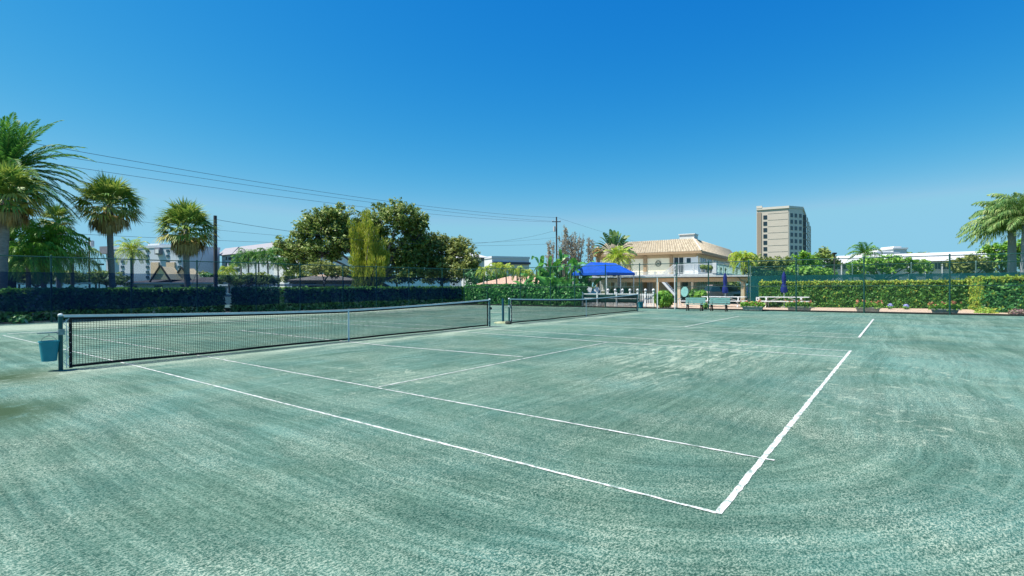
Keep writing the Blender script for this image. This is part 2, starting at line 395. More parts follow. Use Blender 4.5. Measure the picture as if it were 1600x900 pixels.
def paddle(mb, sb, o, az, el, pet, ln, w, droop=.8, n=7, tear=True):
    d = V((math.cos(az)*math.cos(el), math.sin(az)*math.cos(el), math.sin(el))); sd = V((-math.sin(az), math.cos(az), 0))
    c = V(o)+d*pet; sb.tube([o, V(o)+d*pet*.5, c], [.04, .032, .022], 5, False)
    p = c; pts = [p.copy()]; upn = sd.cross(d)
    for k in range(n):
        d = (d+V((0, 0, -droop*.06*(k+1)))).normalized(); p = p+d*ln/n; pts.append(p.copy())
    tw = rnd(-.8, .8); s2 = (sd*math.cos(tw)+upn*math.sin(tw))
    prof = [math.sin(math.pi*min(1, (k/n)*.93+.05))**.5*w*.5 for k in range(n+1)]
    for k in range(n):
        for sg in (-1, 1):
            g = .9 if tear and random.random() < .35 else 1.0
            a, b = pts[k], pts[k]+(pts[k+1]-pts[k])*g
            up_ = V((0, 0, .22))
            mb.quad(a, b, b+s2*sg*prof[k+1]+up_*prof[k+1], a+s2*sg*prof[k]*rnd(.9, 1.05)+up_*prof[k])
# ================================================================== SETTING: ground
def sheet(name, pts, z, m, kind='structure'):
    b = MB(); i = len(b.v); b.v += [(p[0], p[1], z) for p in pts]; b.f.append(tuple(range(len(pts))))
    return tag(b.build(name, m), kind=kind)
PL, PC, PR = gp(0, 22.8), gp(725, 44.7), gp(1600, 25.0)
PL2 = PL+(PL-PC)*.22; PR2 = PR+(PR-PC)*.22
nL = V((-(PC-PL).y, (PC-PL).x, 0)).normalized()      # outwards beyond the back fence
nR = V((-(PR-PC).y, (PR-PC).x, 0)).normalized()      # outwards beyond the side fence
def court_material():
    m, nt, N, L = ntree('clay_court')
    o = N.new('ShaderNodeOutputMaterial'); b = N.new('ShaderNodeBsdfPrincipled'); L.new(b.outputs[0], o.inputs[0])
    b.inputs['Roughness'].default_value = .92; b.inputs['Specular IOR Level'].default_value = .15
    tc = N.new('ShaderNodeTexCoord'); P = tc.outputs['Object']
    sep = N.new('ShaderNodeSeparateXYZ'); L.new(P, sep.inputs[0]); X, Y = sep.outputs[0], sep.outputs[1]
    def M(op, a, b_=None, c=None, cl=False):
        n = N.new('ShaderNodeMath'); n.operation = op; n.use_clamp = cl
        for i, q in enumerate((a, b_, c)):
            if q is None: continue
            if isinstance(q, (int, float)): n.inputs[i].default_value = q
            else: L.new(q, n.inputs[i])
        return n.outputs[0]
    def noise(vec, sc, det=4, ro=.6, dist=0):
        n = N.new('ShaderNodeTexNoise'); n.inputs['Scale'].default_value = sc; n.inputs['Detail'].default_value = det; n.inputs['Roughness'].default_value = ro; n.inputs['Distortion'].default_value = dist
        L.new(vec, n.inputs['Vector']); return n.outputs['Fac']
    def mr(x, a, b_, c=0., d=1.):
        n = N.new('ShaderNodeMapRange'); L.new(x, n.inputs[0])
        for i, q in enumerate((a, b_, c, d)): n.inputs[i+1].default_value = q
        return n.outputs[0]
    def mapv(sx, sy, rot, off=(0, 0, 0)):
        n = N.new('ShaderNodeMapping'); n.inputs['Rotation'].default_value[2] = rot; n.inputs['Scale'].default_value = (sx, sy, 1); n.inputs['Location'].default_value = off
        L.new(P, n.inputs[0]); return n.outputs[0]
    def comb(a, b_):
        n = N.new('ShaderNodeCombineXYZ')
        for i, q in enumerate((a, b_)):
            if isinstance(q, (int, float)): n.inputs[i].default_value = q
            else: L.new(q, n.inputs[i])
        return n.outputs[0]
    def blob(cx, cy, rx, ry, soft=.6):
        a = M('DIVIDE', M('SUBTRACT', X, cx), rx); c = M('DIVIDE', M('SUBTRACT', Y, cy), ry)
        d = M('SQRT', M('ADD', M('MULTIPLY', a, a), M('MULTIPLY', c, c)))
        return mr(d, 1., 1.-soft, 0., 1.)
    # drag-brush arcs: noise in (radius, slow angle) about a few turning centres
    def arcs(cx, cy, fr=3.2, fa=1.1, dist=.15):
        a = M('SUBTRACT', X, cx); c = M('SUBTRACT', Y, cy)
        r = M('SQRT', M('ADD', M('MULTIPLY', a, a), M('MULTIPLY', c, c))); th = M('ARCTAN2', c, a)
        return noise(comb(M('MULTIPLY', r, fr), M('MULTIPLY', th, fa)), 1., 6, .72, .15)
    qx = M('MAXIMUM', M('SUBTRACT', 2.6, X), 0.); qy = M('MAXIMUM', M('SUBTRACT', 1.6, Y), 0.)
    wv = M('MULTIPLY', M('SUBTRACT', noise(P, .20, 2, .5), .5), .7)
    rr = M('ADD', M('SQRT', M('ADD', M('MULTIPLY', qx, qx), M('MULTIPLY', qy, qy))), wv); tt = M('SUBTRACT', X, Y)
    def track(fr, ft, det, ro, di): return noise(comb(M('MULTIPLY', rr, fr), M('MULTIPLY', tt, ft)), 1., det, ro, di)
    s1 = track(3.2, .16, 8, .78, .25); s3 = noise(mapv(.35, 8., .02), 1., 7, .74, .25); s4 = noise(mapv(7.0, .40, -.22), 1., 7, .74, .25)
    side = mr(X, 9., 14.); neary = mr(Y, -.5, 1.5); 
    inner = M('ADD', M('MULTIPLY', s3, .72), M('MULTIPLY', s4, .28)); outer = s1
    om = mr(M('ADD', M('MULTIPLY', qx, qx), M('MULTIPLY', qy, qy)), 1.2, 4.5)
    st = M('ADD', M('MULTIPLY', inner, M('SUBTRACT', 1., om)), M('MULTIPLY', outer, om))
    big = noise(P, .16, 3, .5, .6); med = noise(P, .9, 5, .62, .4)
    grit = noise(P, 60., 3, .85); grit2 = noise(mapv(30., 95., .45), 1., 3, .8); grit3 = noise(P, 15., 6, .9); fine = noise(P, 120., 2, .6)
    fs = M('ADD', M('MULTIPLY', noise(mapv(1.2, 24., .02), 1., 4, .7, .2), M('SUBTRACT', 1., om)), M('MULTIPLY', track(20., .9, 4, .7, .15), om))
    val = M('ADD', M('MULTIPLY', mr(st, .36, .64), .33), M('ADD', M('MULTIPLY', mr(med, .3, .7), .24), M('MULTIPLY', mr(fs, .35, .65), .22)))
    val = M('ADD', val, M('MULTIPLY', mr(big, .35, .65), .22))
    cr = N.new('ShaderNodeValToRGB'); L.new(val, cr.inputs[0]); e = cr.color_ramp.elements
    e[0].position = .26; e[0].color = (.036, .098, .070, 1); e[1].position = .74; e[1].color = (.112, .218, .165, 1)
    x = e.__class__ and cr.color_ramp.elements.new(.5); x.color = (.067, .148, .108, 1)
    hv = N.new('ShaderNodeMixRGB'); hv.blend_type = 'MULTIPLY'; L.new(mr(noise(P, .30, 4, .6, .8), .40, .62), hv.inputs[0]); L.new(cr.outputs[0], hv.inputs[1]); hv.inputs[2].default_value = (.74, .97, 1.08, 1)
    # loose pale grit dust
    g = M('ADD', M('ADD', M('MULTIPLY', grit, .38), M('MULTIPLY', grit2, .32)), M('MULTIPLY', grit3, .30))
    dustmask = mr(M('ADD', M('MULTIPLY', mr(noise(P, .55, 5, .7, .8), .42, .68), .75), M('MULTIPLY', mr(st, .42, .62), .42)), .15, 1.0)
    chal = noise(mapv(1.1, 5.6, .04), 1., 8, .8, .6)
    nl = M('MULTIPLY', mr(M('ABSOLUTE', M('SUBTRACT', Y, 11.35)), 1.1, 0., 0., 1.), mr(noise(mapv(.5, 2.5, 0), 1., 5, .7), .38, .62))
    sv = M('MULTIPLY', M('MAXIMUM', blob(8.6, 3.0, 4.6, 2.6, .7), M('MULTIPLY', blob(6.2, 2.6, 3.5, 1.6, .8), .8)), mr(chal, .50, .58))
    bl = M('MULTIPLY', mr(M('ABSOLUTE', M('SUBTRACT', Y, 27.5)), 3.2, 1.2, 0., 1.), .75)
    ft = M('MULTIPLY', M('MAXIMUM', blob(6.5, -1.0, 6., 1.8, .5), blob(2., 6.5, 2.5, 2.5, .6)), M('MULTIPLY', mr(noise(P, 2.6, 7, .8, .8), .56, .62), .75))
    chalk = M('MAXIMUM', M('MAXIMUM', nl, M('MAXIMUM', sv, ft)), bl); chalk = M('MULTIPLY', chalk, mr(X, 28., 20., .3, 1.))
    gl = M('MULTIPLY', mr(g, .49, .555), M('ADD', M('MULTIPLY', dustmask, .80), .26), None, True)
    amt = M('ADD', M('MULTIPLY', gl, .9), M('MULTIPLY', chalk, .70), None, True)
    mx = N.new('ShaderNodeMixRGB'); L.new(amt, mx.inputs[0]); L.new(hv.outputs[0], mx.inputs[1]); mx.inputs[2].default_value = (.40, .46, .355, 1)
    dk = N.new('ShaderNodeMixRGB'); dk.blend_type = 'MULTIPLY'; L.new(M('MULTIPLY', mr(g, .50, .44), .9), dk.inputs[0]); L.new(mx.outputs[0], dk.inputs[1]); dk.inputs[2].default_value = (.36, .46, .45, 1)
    # damp algae stains at the left edge
    s = G(22, 640); s0 = G(12, 590)
    al = M('MULTIPLY', M('MAXIMUM', blob(s.x-.2, s.y, 1.0, 1.3, .8), blob(s0.x, s0.y, 1.1, 1.5, .9)), mr(noise(P, 3.2, 5, .7, .6), .30, .46))
    ax = N.new('ShaderNodeMixRGB'); L.new(M('MULTIPLY', al, 1.), ax.inputs[0]); L.new(dk.outputs[0], ax.inputs[1]); ax.inputs[2].default_value = (.035, .07, .032, 1)
    L.new(ax.outputs[0], b.inputs['Base Color'])
    bp = N.new('ShaderNodeBump'); bp.inputs['Strength'].default_value = .75; bp.inputs['Distance'].default_value = .008
    L.new(M('ADD', M('MULTIPLY', g, 1.), M('MULTIPLY', fine, .5)), bp.inputs['Height']); L.new(bp.outputs[0], b.inputs['Normal'])
    MATS['court'] = m; return m
M_court = court_material()
M_grass = mat('mown_grass', (.05, .085, .02), .95, .4, .8, c2=(.11, .15, .04), bump=.5)
M_asph = mat('asphalt', (.06, .06, .062), .9, .25, 1.5, bump=.3)
M_patio = mat('tan_paving', (.50, .37, .27), .85, .12, 2.5, bump=.3)
M_kerb = mat('dark_kerb', (.02, .022, .02), .8, .3, 5)
M_soil = mat('leaf_litter', (.16, .11, .07), .95, .5, 6, c2=(.36, .27, .19), bump=.6)
tag(MB().build('ground', M_grass), kind='structure') if False else None
sheet('ground', [(-900, -900), (1400, -900), (1400, 1400), (-900, 1400)], -.06, M_grass)
far0 = PR2+V((0, -14, 0)); 
sheet('court_surface', [PL2-V((6, 0, 0)), PL2+nL*.12, PC+nL*.12+nR*.1, PR2+nR*.1, far0, (-22, -24), (-26, 10)], 0, M_court)
# paving beyond the side fence, soil strip and car park beyond the back fence
b0, b1 = onL(925, PC, PR), PR2
sheet('paved_patio', [b0+nR*.24, b1+nR*.24, b1+nR*5.0, b0+nR*12.0], .03, M_patio)
sheet('planting_strip', [PL2+nL*.24, PC+nL*.24+nR*.4, PC+nL*3+nR*.4, PL2+nL*3], -.01, M_soil)
sheet('planting_bed', [PC+nR*.4, b0+nR*.24, b0+nR*3, PC+nR*3], -.004, M_soil)
sheet('car_park', [PL2+nL*3.2-V((20, 0, 0)), PC+nL*3.2-V((0, 0, 0)), PC+nL*24, PL2+nL*24-V((30, 0, 0))], -.02, M_asph)
sheet('parking_lane', [gp(905, 43), gp(1210, 43), gp(1215, 60), gp(900, 62)], -.012, M_asph)
k = MB(); ex = (PR2-PC).normalized(); k.box(0, .02, -.05, (PR2-PC).length, .20, .085, PC, ex, nR); tag(k.build('fence_kerb', M_kerb), kind='structure')
k = MB(); ex = (PC-PL2).normalized(); k.box(0, .02, -.05, (PC-PL2).length-.3, .17, .07, PL2, ex, nL); tag(k.build('back_kerb', mat('pale_kerb', (.30, .22, .17), .9, .5, 2)), kind='structure')

# painted lines, laid slightly ragged
def linemat():
    m, nt, N, L = ntree('line_tape'); o = N.new('ShaderNodeOutputMaterial'); b = N.new('ShaderNodeBsdfPrincipled'); L.new(b.outputs[0], o.inputs[0])
    tc = N.new('ShaderNodeTexCoord'); n = N.new('ShaderNodeTexNoise'); n.inputs['Scale'].default_value = 11; n.inputs['Detail'].default_value = 7; n.inputs['Roughness'].default_value = .8
    L.new(tc.outputs['Object'], n.inputs[0]); r = N.new('ShaderNodeValToRGB'); L.new(n.outputs[0], r.inputs[0])
    r.color_ramp.elements[0].position = .40; r.color_ramp.elements[0].color = (.17, .25, .21, 1); r.color_ramp.elements[1].position = .52; r.color_ramp.elements[1].color = (.62, .62, .59, 1)
    L.new(r.outputs[0], b.inputs['Base Color']); b.inputs['Roughness'].default_value = .8; return m
M_line = linemat(); NLINE = [0]
def court_line(name, pts, w):
    z = .004+.0012*NLINE[0]; NLINE[0] += 1; b = MB(); row = []
    pts = [V((p[0], p[1], 0)) for p in pts]
    for a, c in zip(pts[:-1], pts[1:]):
        ln = (c-a).length; n = max(2, int(ln/.09)); d = (c-a).normalized(); s = V((-d.y, d.x, 0))
        for i in range(n+(c is pts[-1])):
            p = a+d*ln*i/n; row.append((p+s*(w/2+rnd(-.006, .006)), p-s*(w/2+rnd(-.006, .006))))
    for i, (l, r_) in enumerate(row):
        b.v += [(l.x, l.y, z), (r_.x, r_.y, z)]
        if i: j = 2*i; b.f.append((j-2, j-1, j+1, j))
    tag(b.build(name, M_line), kind='structure')
N0, N1 = G(95, 578), G(765, 510)                     # feet of the near net's posts
dx2 = 14.33
g = G
court_line('baseline', [g(1122, 803), g(1329, 548)], .053)
court_line('doubles_sideline', [g(1119, 802), g(205, 570), g(4, 524)], .030)
court_line('singles_sideline', [g(1210, 720), g(325, 558), g(104, 522)], .030)
court_line('service_line', [g(592, 605), g(950, 535)], .030)
court_line('centre_service_line', [g(817, 558), g(598, 540), (5.4, 18.2)], .05)
court_line('singles_sideline', [g(1317, 558), g(950, 535), (9.55, 11.9), (9.6, 23.7)], .05)
court_line('doubles_sideline', [g(1327, 549), (10.97, 11.9), (10.97, 23.77)], .05)
court_line('far_service_line', [(1.37, 18.27), (9.6, 18.27)], .05)
court_line('far_baseline', [(0.05, 23.75), (10.97, 23.77)], .1)
X = dx2
court_line('baseline', [g(1342, 528), g(1365, 499)], .062)
for x in (0, 10.97): court_line('doubles_sideline', [(X+x, .1), (X+x, 23.77)], .036)
for x in (1.372, 9.6): court_line('singles_sideline', [(X+x, .1), (X+x, 23.77)], .036)
for y in (5.485, 18.27): court_line('service_line', [(X+1.37, y), (X+9.6, y)], .05)
court_line('centre_service_line', [(X+5.485, 5.5), (X+5.485, 18.2)], .05)
court_line('far_baseline', [(X, 23.77), (X+10.97, 23.77)], .1)

# ================================================================== NETS
def make_net():
    t = thing('tennis_net', N0, 'near black tennis net with white headband and a bucket hanging at its left post', 'tennis net', 'nets across the two courts')
    L_ = (N1-N0).length; ex = (N1-N0).normalized(); ey = V((-ex.y, ex.x, 0))
    def P(s, z, y=0): return N0+ex*s+ey*y+V((0, 0, z))
    mid = L_/2; s0, s1 = .15, L_-.12
    def top(s): return .912+.150*abs((s-mid)/mid)**1.4
    for s in (0, L_):
        b = MB(); q = P(s, 0)
        b.tube([q, q+V((0, 0, 1.04))], .036, 14)
        po = b.build('post', M_post_g, t, smooth=False)
        b = MB(); b.lathe(q+V((0, 0, 1.04)), [(.040, 0), (.042, .03), (.03, .045), (.012, .052)], 14); b.build('post_cap', M_band, po)
    n = int((s1-s0)/.0455); b = MB(); th = .0052
    for i in range(n+1):
        s = s0+(s1-s0)*i/n; b.bar(P(s, .045), P(s, top(s)-.03), th, th, ey)
    K = 19
    for j in range(K+7):
        rows = []
        if j < K: fz = lambda s, j=j: .05+(top(s)-.30-.05)*j/(K-1)*1.0
        else: fz = lambda s, j=j: top(s)-.30+(j-K+1)*.036
        m_ = 24
        for i in range(m_):
            a, c = s0+(s1-s0)*i/m_, s0+(s1-s0)*(i+1)/m_
            b.bar(P(a, fz(a), .003), P(c, fz(c), .003), th, th*(1 if j < K else 1.5), V((0, 0, 1)))
    b.build('net_mesh', M_cord, t)
    def band(name, z0f, z1f, m, a=s0, c=s1, th=.012, seg=28):
        b = MB()
        for i in range(seg):
            p, q = a+(c-a)*i/seg, a+(c-a)*(i+1)/seg
            P8 = [P(p, z0f(p), -th), P(q, z0f(q), -th), P(q, z0f(q), th), P(p, z0f(p), th), P(p, z1f(p), -th), P(q, z1f(q), -th), P(q, z1f(q), th), P(p, z1f(p), th)]
            k = len(b.v); b.v += [tuple(v) for v in P8]; b.f += [tuple(k+x for x in f) for f in ((3, 2, 1, 0), (4, 5, 6, 7), (0, 1, 5, 4), (2, 3, 7, 6))+(((3, 0, 4, 7),) if i == 0 else ())+(((1, 2, 6, 5),) if i == seg-1 else ())]
        return b.build(name, m, t)
    band('headband', lambda s: top(s)-.044, lambda s: top(s)+.006, M_band, .05, L_-.04, .013)
    band('doubled_netting', lambda s: top(s)-.082, lambda s: top(s)-.045, M_black, s0, s1, .004)
    band('bottom_band', lambda s: .030+.006*math.sin(s*1.7), lambda s: .078+.006*math.sin(s*1.7), M_black, s0, s1, .006)
    for s in (s0-.0, s1):
        b = MB(); b.bar(P(s, .02), P(s, top(s)-.0), .05, .02, ey); sb = b.build('side_band', M_black, t)
        for z in (.12, .32, .52, .72, .9): d = MB(); d.bar(P(s-.018, z, -.02), P(s+.004, z, -.02), .016, .004, (0, 0, 1)); d.build('grommet', M_band, sb)
    # lacing zigzag between post and net
    for sa, sb_ in ((.036, s0-.025), (s1+.025, L_-.036)):
        b = MB(); pts = []
        for i in range(11): pts.append(P(sa if i % 2 else sb_, .06+i*.093, -.022))
        b.tube(pts, .0065, 5); b.tube([P((sa+sb_)/2, .03, -.02), P((sa+sb_)/2+.01, .5, -.03), P((sa+sb_)/2, .98, -.02)], .006, 5)
        b.build('lacing_cord', M_whitey, t)
    b = MB(); b.bar(P(mid, .0, -.018), P(mid, .935, -.018), .05, .006, ey); b.build('center_strap', M_band, t)
    q = P(0, .73)
    b = MB(); b.tube([q+V((0, 0, 0))-ex*.03, q-ex*.10, q-ex*.34], [.016, .011, .009], 8)
    b.tube([q-ey*.06, q+ey*.03], .055, 12); b.box(-.045, -.075, -.05, .05, -.02, .06, q, ex, ey)
    b.build('winch_crank', mat('galvanised_metal', (.20, .27, .27), .45, .3, 9, metal=.5), t)
    b = MB(); b.tube([P(L_+.03, .72), P(L_+.10, .70)], .05, 10); b.build('rope_cleat', M_kerb, t)
    return t, P, L_, ex, ey
net, NP, NL, nex, ney = make_net()
net2 = dup(net, N0+V((dx2, 0, 0)), 0, 'far tennis net on the second court, in front of the blue canopy')
# bucket on the near post
c = G(77, 579.5)
def bucket(name, label, c, z0, r0, r1, h, m, hang=None):
    t = thing(name, (c.x, c.y, 0), label, 'bucket')
    b = MB(); q = V((c.x, c.y, z0))
    b.lathe(q, [(r0*.2, 0), (r0, .005), (r1, h-.02), (r1+.010, h-.02), (r1+.010, h), (r1-.004, h), (r0-.006, .02), (r0*.2, .015)], 28)
    b.build('pail', m, t, smooth=False)
    if hang:
        b = MB(); pts = []
        for i in range(13):
            a = math.pi*i/12; pts.append(q+V((0, 0, h-.03))+RT*(-r1*math.cos(a))*1.02+V((0, 0, .12*math.sin(a))))
        b.tube(pts, .004, 5); b.tube([q+V((0, 0, h+.085)), q+V((0, 0, h+.13))], .005, 5); b.build('wire_handle', M_wire, t)
    return t
bucket('hanging_bucket', 'blue-green plastic bucket hanging from the crank of the near net post', c, .185, .112, .150, .39, mat('teal_plastic', (.02, .25, .31), .4, .12, 3), True)
q = N0+V((dx2, 0, 0))+(N1-N0)+nex*.36-ney*.05
bucket('water_bucket', 'small teal bucket beside the far post of the second net', q, .22, .13, .16, .34, mat('dark_teal_plastic', (.01, .16, .19), .5, .1, 3), True)
# stub post between the courts
b0_ = G(786, 504.5); t = thing('stub_post', b0_, 'blue-green steel post standing between the two nets on a mossy base', 'post')
b = MB(); b.tube([b0_, b0_+V((0, 0, 1.05))], .05, 14); b.build('shaft', mat('blue_green_steel', (.012, .08, .12), .4, .2, 5), t)
b = MB(); b.lathe(b0_, [(.40, 0), (.36, .035), (.2, .06), (.05, .065)], 18); b.build('concrete_footing', mat('mossy_concrete', (.26, .30, .14), .9, .35, 7, c2=(.42, .44, .28), bump=.6), t)
q = G(794.5, 506.5); b = MB(); b.lathe(q, [(.10, 0), (.15, .03), (.14, .10), (.08, .14), (.02, .145)], 9)
tag(b.build('rock', mat('dark_stone', (.06, .07, .055), .9, .4, 8, bump=.8), org=q), 'dark stone lying at the foot of the post between the nets', 'rock')

# ================================================================== FENCES
def fence(label, P, Q, h, posts, screens=(), rails=(), pm=None, sm=None, pr=.038, group=None, gaps=(), chain=True, top=True):
    ex = (Q-P).normalized(); ey = V((-ex.y, ex.x, 0)); L_ = (Q-P).length
    t = thing('chain_link_fence', P, label, 'fence', group)
    for s in posts:
        q = P+ex*s; b = MB(); b.tube([q, q+V((0, 0, h+.04))], pr, 8); b.lathe(q+V((0, 0, h+.04)), [(pr*1.15, 0), (pr*.8, .04), (.006, .06)], 8); b.build('post', pm or M_rail, t)
    if top: b = MB(); b.tube([P+V((0, 0, h)), Q+V((0, 0, h))], .024, 8); b.build('top_rail', M_rail, t)
    for z in rails: b = MB(); b.tube([P+V((0, 0, z)), Q+V((0, 0, z))], .017, 6); b.build('mid_rail', M_rail, t)
    if chain:
        b = MB(); y = -.045
        a, c = P+ey*y, Q+ey*y; n = max(1, int(L_/4))
        for i in range(n):
            f0, f1 = i/n, (i+1)/n; p0, p1 = a+(c-a)*f0, a+(c-a)*f1
            b.quad(p0+V((0, 0, .03)), p1+V((0, 0, .03)), p1+V((0, 0, h)), p0+V((0, 0, h)), uv=[(L_*f0, .03), (L_*f1, .03), (L_*f1, h), (L_*f0, h)])
        b.build('chain_link', M_chain, t)
    for (sa, sb, z0, z1, m, y) in screens:
        b = MB(); n = max(2, int((sb-sa)/.35)); K = 4; i0 = 0
        for i in range(n+1):
            s = sa+(sb-sa)*i/n
            for j in range(K+1):
                z = z0+(z1-z0)*j/K; sag = .025*math.sin(s*2.1+j)+.02*math.sin(s*5.3+j*2); dz = .02*math.sin(s*math.pi/1.5)**2 if j == K else (.03*math.sin(s*1.9) if j == 0 else 0)
                p = P+ex*s+ey*(y+sag*(.3 if j in (0, K) else 1)); b.v.append((p.x, p.y, z-dz))
        for i in range(n):
            for j in range(K): a = i*(K+1)+j; b.f.append((a, a+K+1, a+K+2, a+1))
        b.build('windscreen', m, t, smooth=True)
    return t
def sL(u): return (onL(u, PL2, PC)-PL2).length
def sR(u): return (onL(u, PC, PR2)-PC).length
LW = (PC-PL2).length; RW = (PR2-PC).length
fence('tall green back fence behind both courts, hung with a navy windscreen', PL2, PC, 3.05,
      [sL(u) for u in (80, 205, 308, 400, 469, 536, 588, 639, 691)]+[1.6, LW], [(.1, sL(436), .56, 2.34, M_screen, -.09), (sL(443), sL(720), .56, 2.32, M_screen, -.09)])
fence('green side fence from the back corner to the gate, beside the clipped hedge', PC, onL(1000, PC, PR), 3.05,
      [sR(u) for u in (761, 813, 860, 898, 946, 999.5)], (), (1.5,))
g0, g1 = onL(1000, PC, PR), onL(1057, PC, PR)
fence('long green side fence right of the gate, in front of the planters and hedge', onL(1057.5, PC, PR), PR2, 3.05,
      [0]+[sR(u)-sR(1057.5) for u in (1107, 1170, 1244, 1350, 1484)]+[RW-sR(1057.5)-.1], (), (1.5,))
# gate in the gap
t = thing('fence_gate', g0, 'green double gate in the side fence with pale inner posts', 'gate')
ex = (g1-g0).normalized(); W = (g1-g0).length
b = MB(); b.tube([g0+V((0, 0, 3.05)), g1+V((0, 0, 3.05))], .024, 8); b.build('top_rail', M_rail, t)
b = MB(); b.tube([g0+V((0, 0, 2.12)), g1+V((0, 0, 2.12))], .03, 8); b.build('transom', M_rail, t)
for s, m in ((W*.5-.03, M_whitey), (W-.11, M_whitey)):
    b = MB(); q = g0+ex*s; b.tube([q, q+V((0, 0, 2.12))], .036, 8); b.build('gate_post', m, t)
b = MB(); b.quad(g0+V((0, 0, 2.15)), g1+V((0, 0, 2.15)), g1+V((0, 0, 3.03)), g0+V((0, 0, 3.03)), uv=[(0, 0), (W, 0), (W, .88), (0, .88)]); b.build('chain_link', M_chain, t)
# leaf of the gate, closed (left)
gl = MB()
for z in (.12, 1.05, 2.02): gl.tube([g0+ex*.1+V((0, 0, z)), g0+ex*(W*.5-.1)+V((0, 0, z))], .018, 6)
for s_ in (.1, W*.5-.1): gl.tube([g0+ex*s_+V((0, 0, .1)), g0+ex*s_+V((0, 0, 2.04))], .018, 6)
gl.build('gate_leaf', M_rail, t)
# windscreened fence of the next court
Q0, Q1 = gp(1172, 41.8), gp(1600, 33.6); Q2 = gp(1330, 88)
ex = (Q1-Q0).normalized(); Q1b = Q1+ex*5
fence('green windscreened fence of the next court, behind the long hedge', Q0, Q1b, 3.05, [(onL(u, Q0, Q1)-Q0).length for u in (1172.5, 1247, 1332, 1424, 1525)]+[(Q1b-Q0).length],
      [(.05, (Q1b-Q0).length, .1, 2.33, M_screen2, -.09)], (1.3,), pm=mat('pale_green_post', (.16, .27, .24), .5, .15))
Q2 = Q0+(gp(1265, 70)-Q0)*1.2
fence('pale green screened fence running back from the corner of the next court', Q0+(Q2-Q0).normalized()*.12, Q2, 3.05, [0, 9, 18, 27, (Q2-Q0).length-.2],
      [(.05, (Q2-Q0).length-.2, .1, 2.98, M_screen3, -.09)], ())

# ================================================================== HEDGES, SHRUBS, FLOWERS
def off(p, n, d): return p+n*d
hedge('clipped_hedge', 'dark clipped hedge behind the left part of the back fence windscreen', off(onL(-70, PL, PC), nL, .55), off(onL(357, PL, PC), nL, .55), .9, 1.56, L_dkhedge, .12, 200, topm=L_bright)  # bright leaves paint light into this dark hedge
hedge('clipped_hedge', 'short stretch of dark hedge right of the parked car roof, behind the back fence', off(onL(376, PL, PC), nL, .55), off(onL(441, PL, PC), nL, .55), .9, 1.56, L_dkhedge, .12, 200)
hedge('clipped_hedge', 'dark clipped hedge behind the right part of the back fence windscreen', off(onL(444, PL, PC), nL, .55), off(onL(738, PL, PC), nL, .55), .9, 1.55, L_dkhedge, .14, 150, topm=L_bright)  # brighter leaf colour imitates lit foliage here too
hp, hq = off(onL(724, PC, PR), nR, .25), off(onL(905, PC, PR), nR, .35)
hedge('clipped_hedge', 'deep green clipped hedge behind the side fence, left of the blue canopy', hp, hq, 1.1, 1.68, leafmat('green_hedge_leaf', [(.006, .035, .012), (.018, .09, .022), (.04, .16, .03), (.13, .27, .06)], .2), .13, 190)
hedge('clipped_hedge', 'long clipped yellow-green hedge behind the picnic table and planters', gp(1188, 36.7), gp(1512, 32.0), .95, 1.80, L_hedge, .09, 520, topm=L_hedgey)
c0 = gp(1535, 28.2); c1 = c0+(PR-PC).normalized()*4.; cb_ = gp(1505, 33.2)
hedge('clipped_hedge', 'nearer and taller hedge at the right end with a bright yellow-green end face', c0, c0+(c1-c0)*2.2, (cb_-c0).length*.95, 1.93, leafmat('deep_hedge_leaf', [(.008, .035, .010), (.02, .085, .022), (.04, .13, .03), (.12, .22, .05)], .2), .11, 330, topm=L_hedgey, edge=0)  # sunlit end face is painted with the brighter leaves
def px_bush(name, label, u0, u1, v0, v1, d, lm, ls, n, group=None, cat='shrub'):
    c = D((u0+u1)/2, (v0+v1)/2, d); rx = (u1-u0)/2*d/FPX; rz = (v1-v0)/2*d/FPX
    return bush(name, label, cat, c, rx, rx*.9, rz, lm, ls, n, group)
px_bush('round_shrub', 'round bright green shrub beside the white gate post', 1021, 1053, 454, 481, 36, L_bright, .12, 1100)
px_bush('small_shrub', 'yellow-green shrub under the carport by the cream column', 1084, 1108, 453, 472, 39, L_bright, .12, 500)
px_bush('small_shrub', 'dark shrub beside the ground floor windows of the clubhouse', 1076, 1092, 451, 470, 42, L_hedge, .12, 350)
px_bush('small_plant', 'little yellow-green plant growing between the two teal benches', 1098, 1107, 473, 482, 33.5, L_bright, .08, 160, cat='plant')
px_bush('leafy_shrub', 'leafy green shrub beyond the parked car, by the right carport column', 1136, 1160, 436, 470, 50, L_oak, .14, 800)
px_bush('low_shrub', 'low green shrub at the near corner under the left end of the back fence', 18, 45, 492, 507, 23.4, L_dkhedge, .10, 300)
px_bush('low_shrub', 'light green clump at the left edge under the windscreen', -14, 10, 488, 502, 23.5, L_bright, .10, 240)
px_bush('low_plant', 'flowering low plant at the foot of the nearer right hedge', 1578, 1600, 483, 494, 26.2, leafmat('mauve_leaf', [(.05, .08, .03), (.18, .10, .10), (.3, .2, .2)], .2), .07, 220, cat='plant')
px_bush('low_plant', 'yellow-green low plant at the base of the corner of the nearer hedge', 1524, 1556, 484, 492, 27.5, L_hedgey, .08, 260, cat='plant')
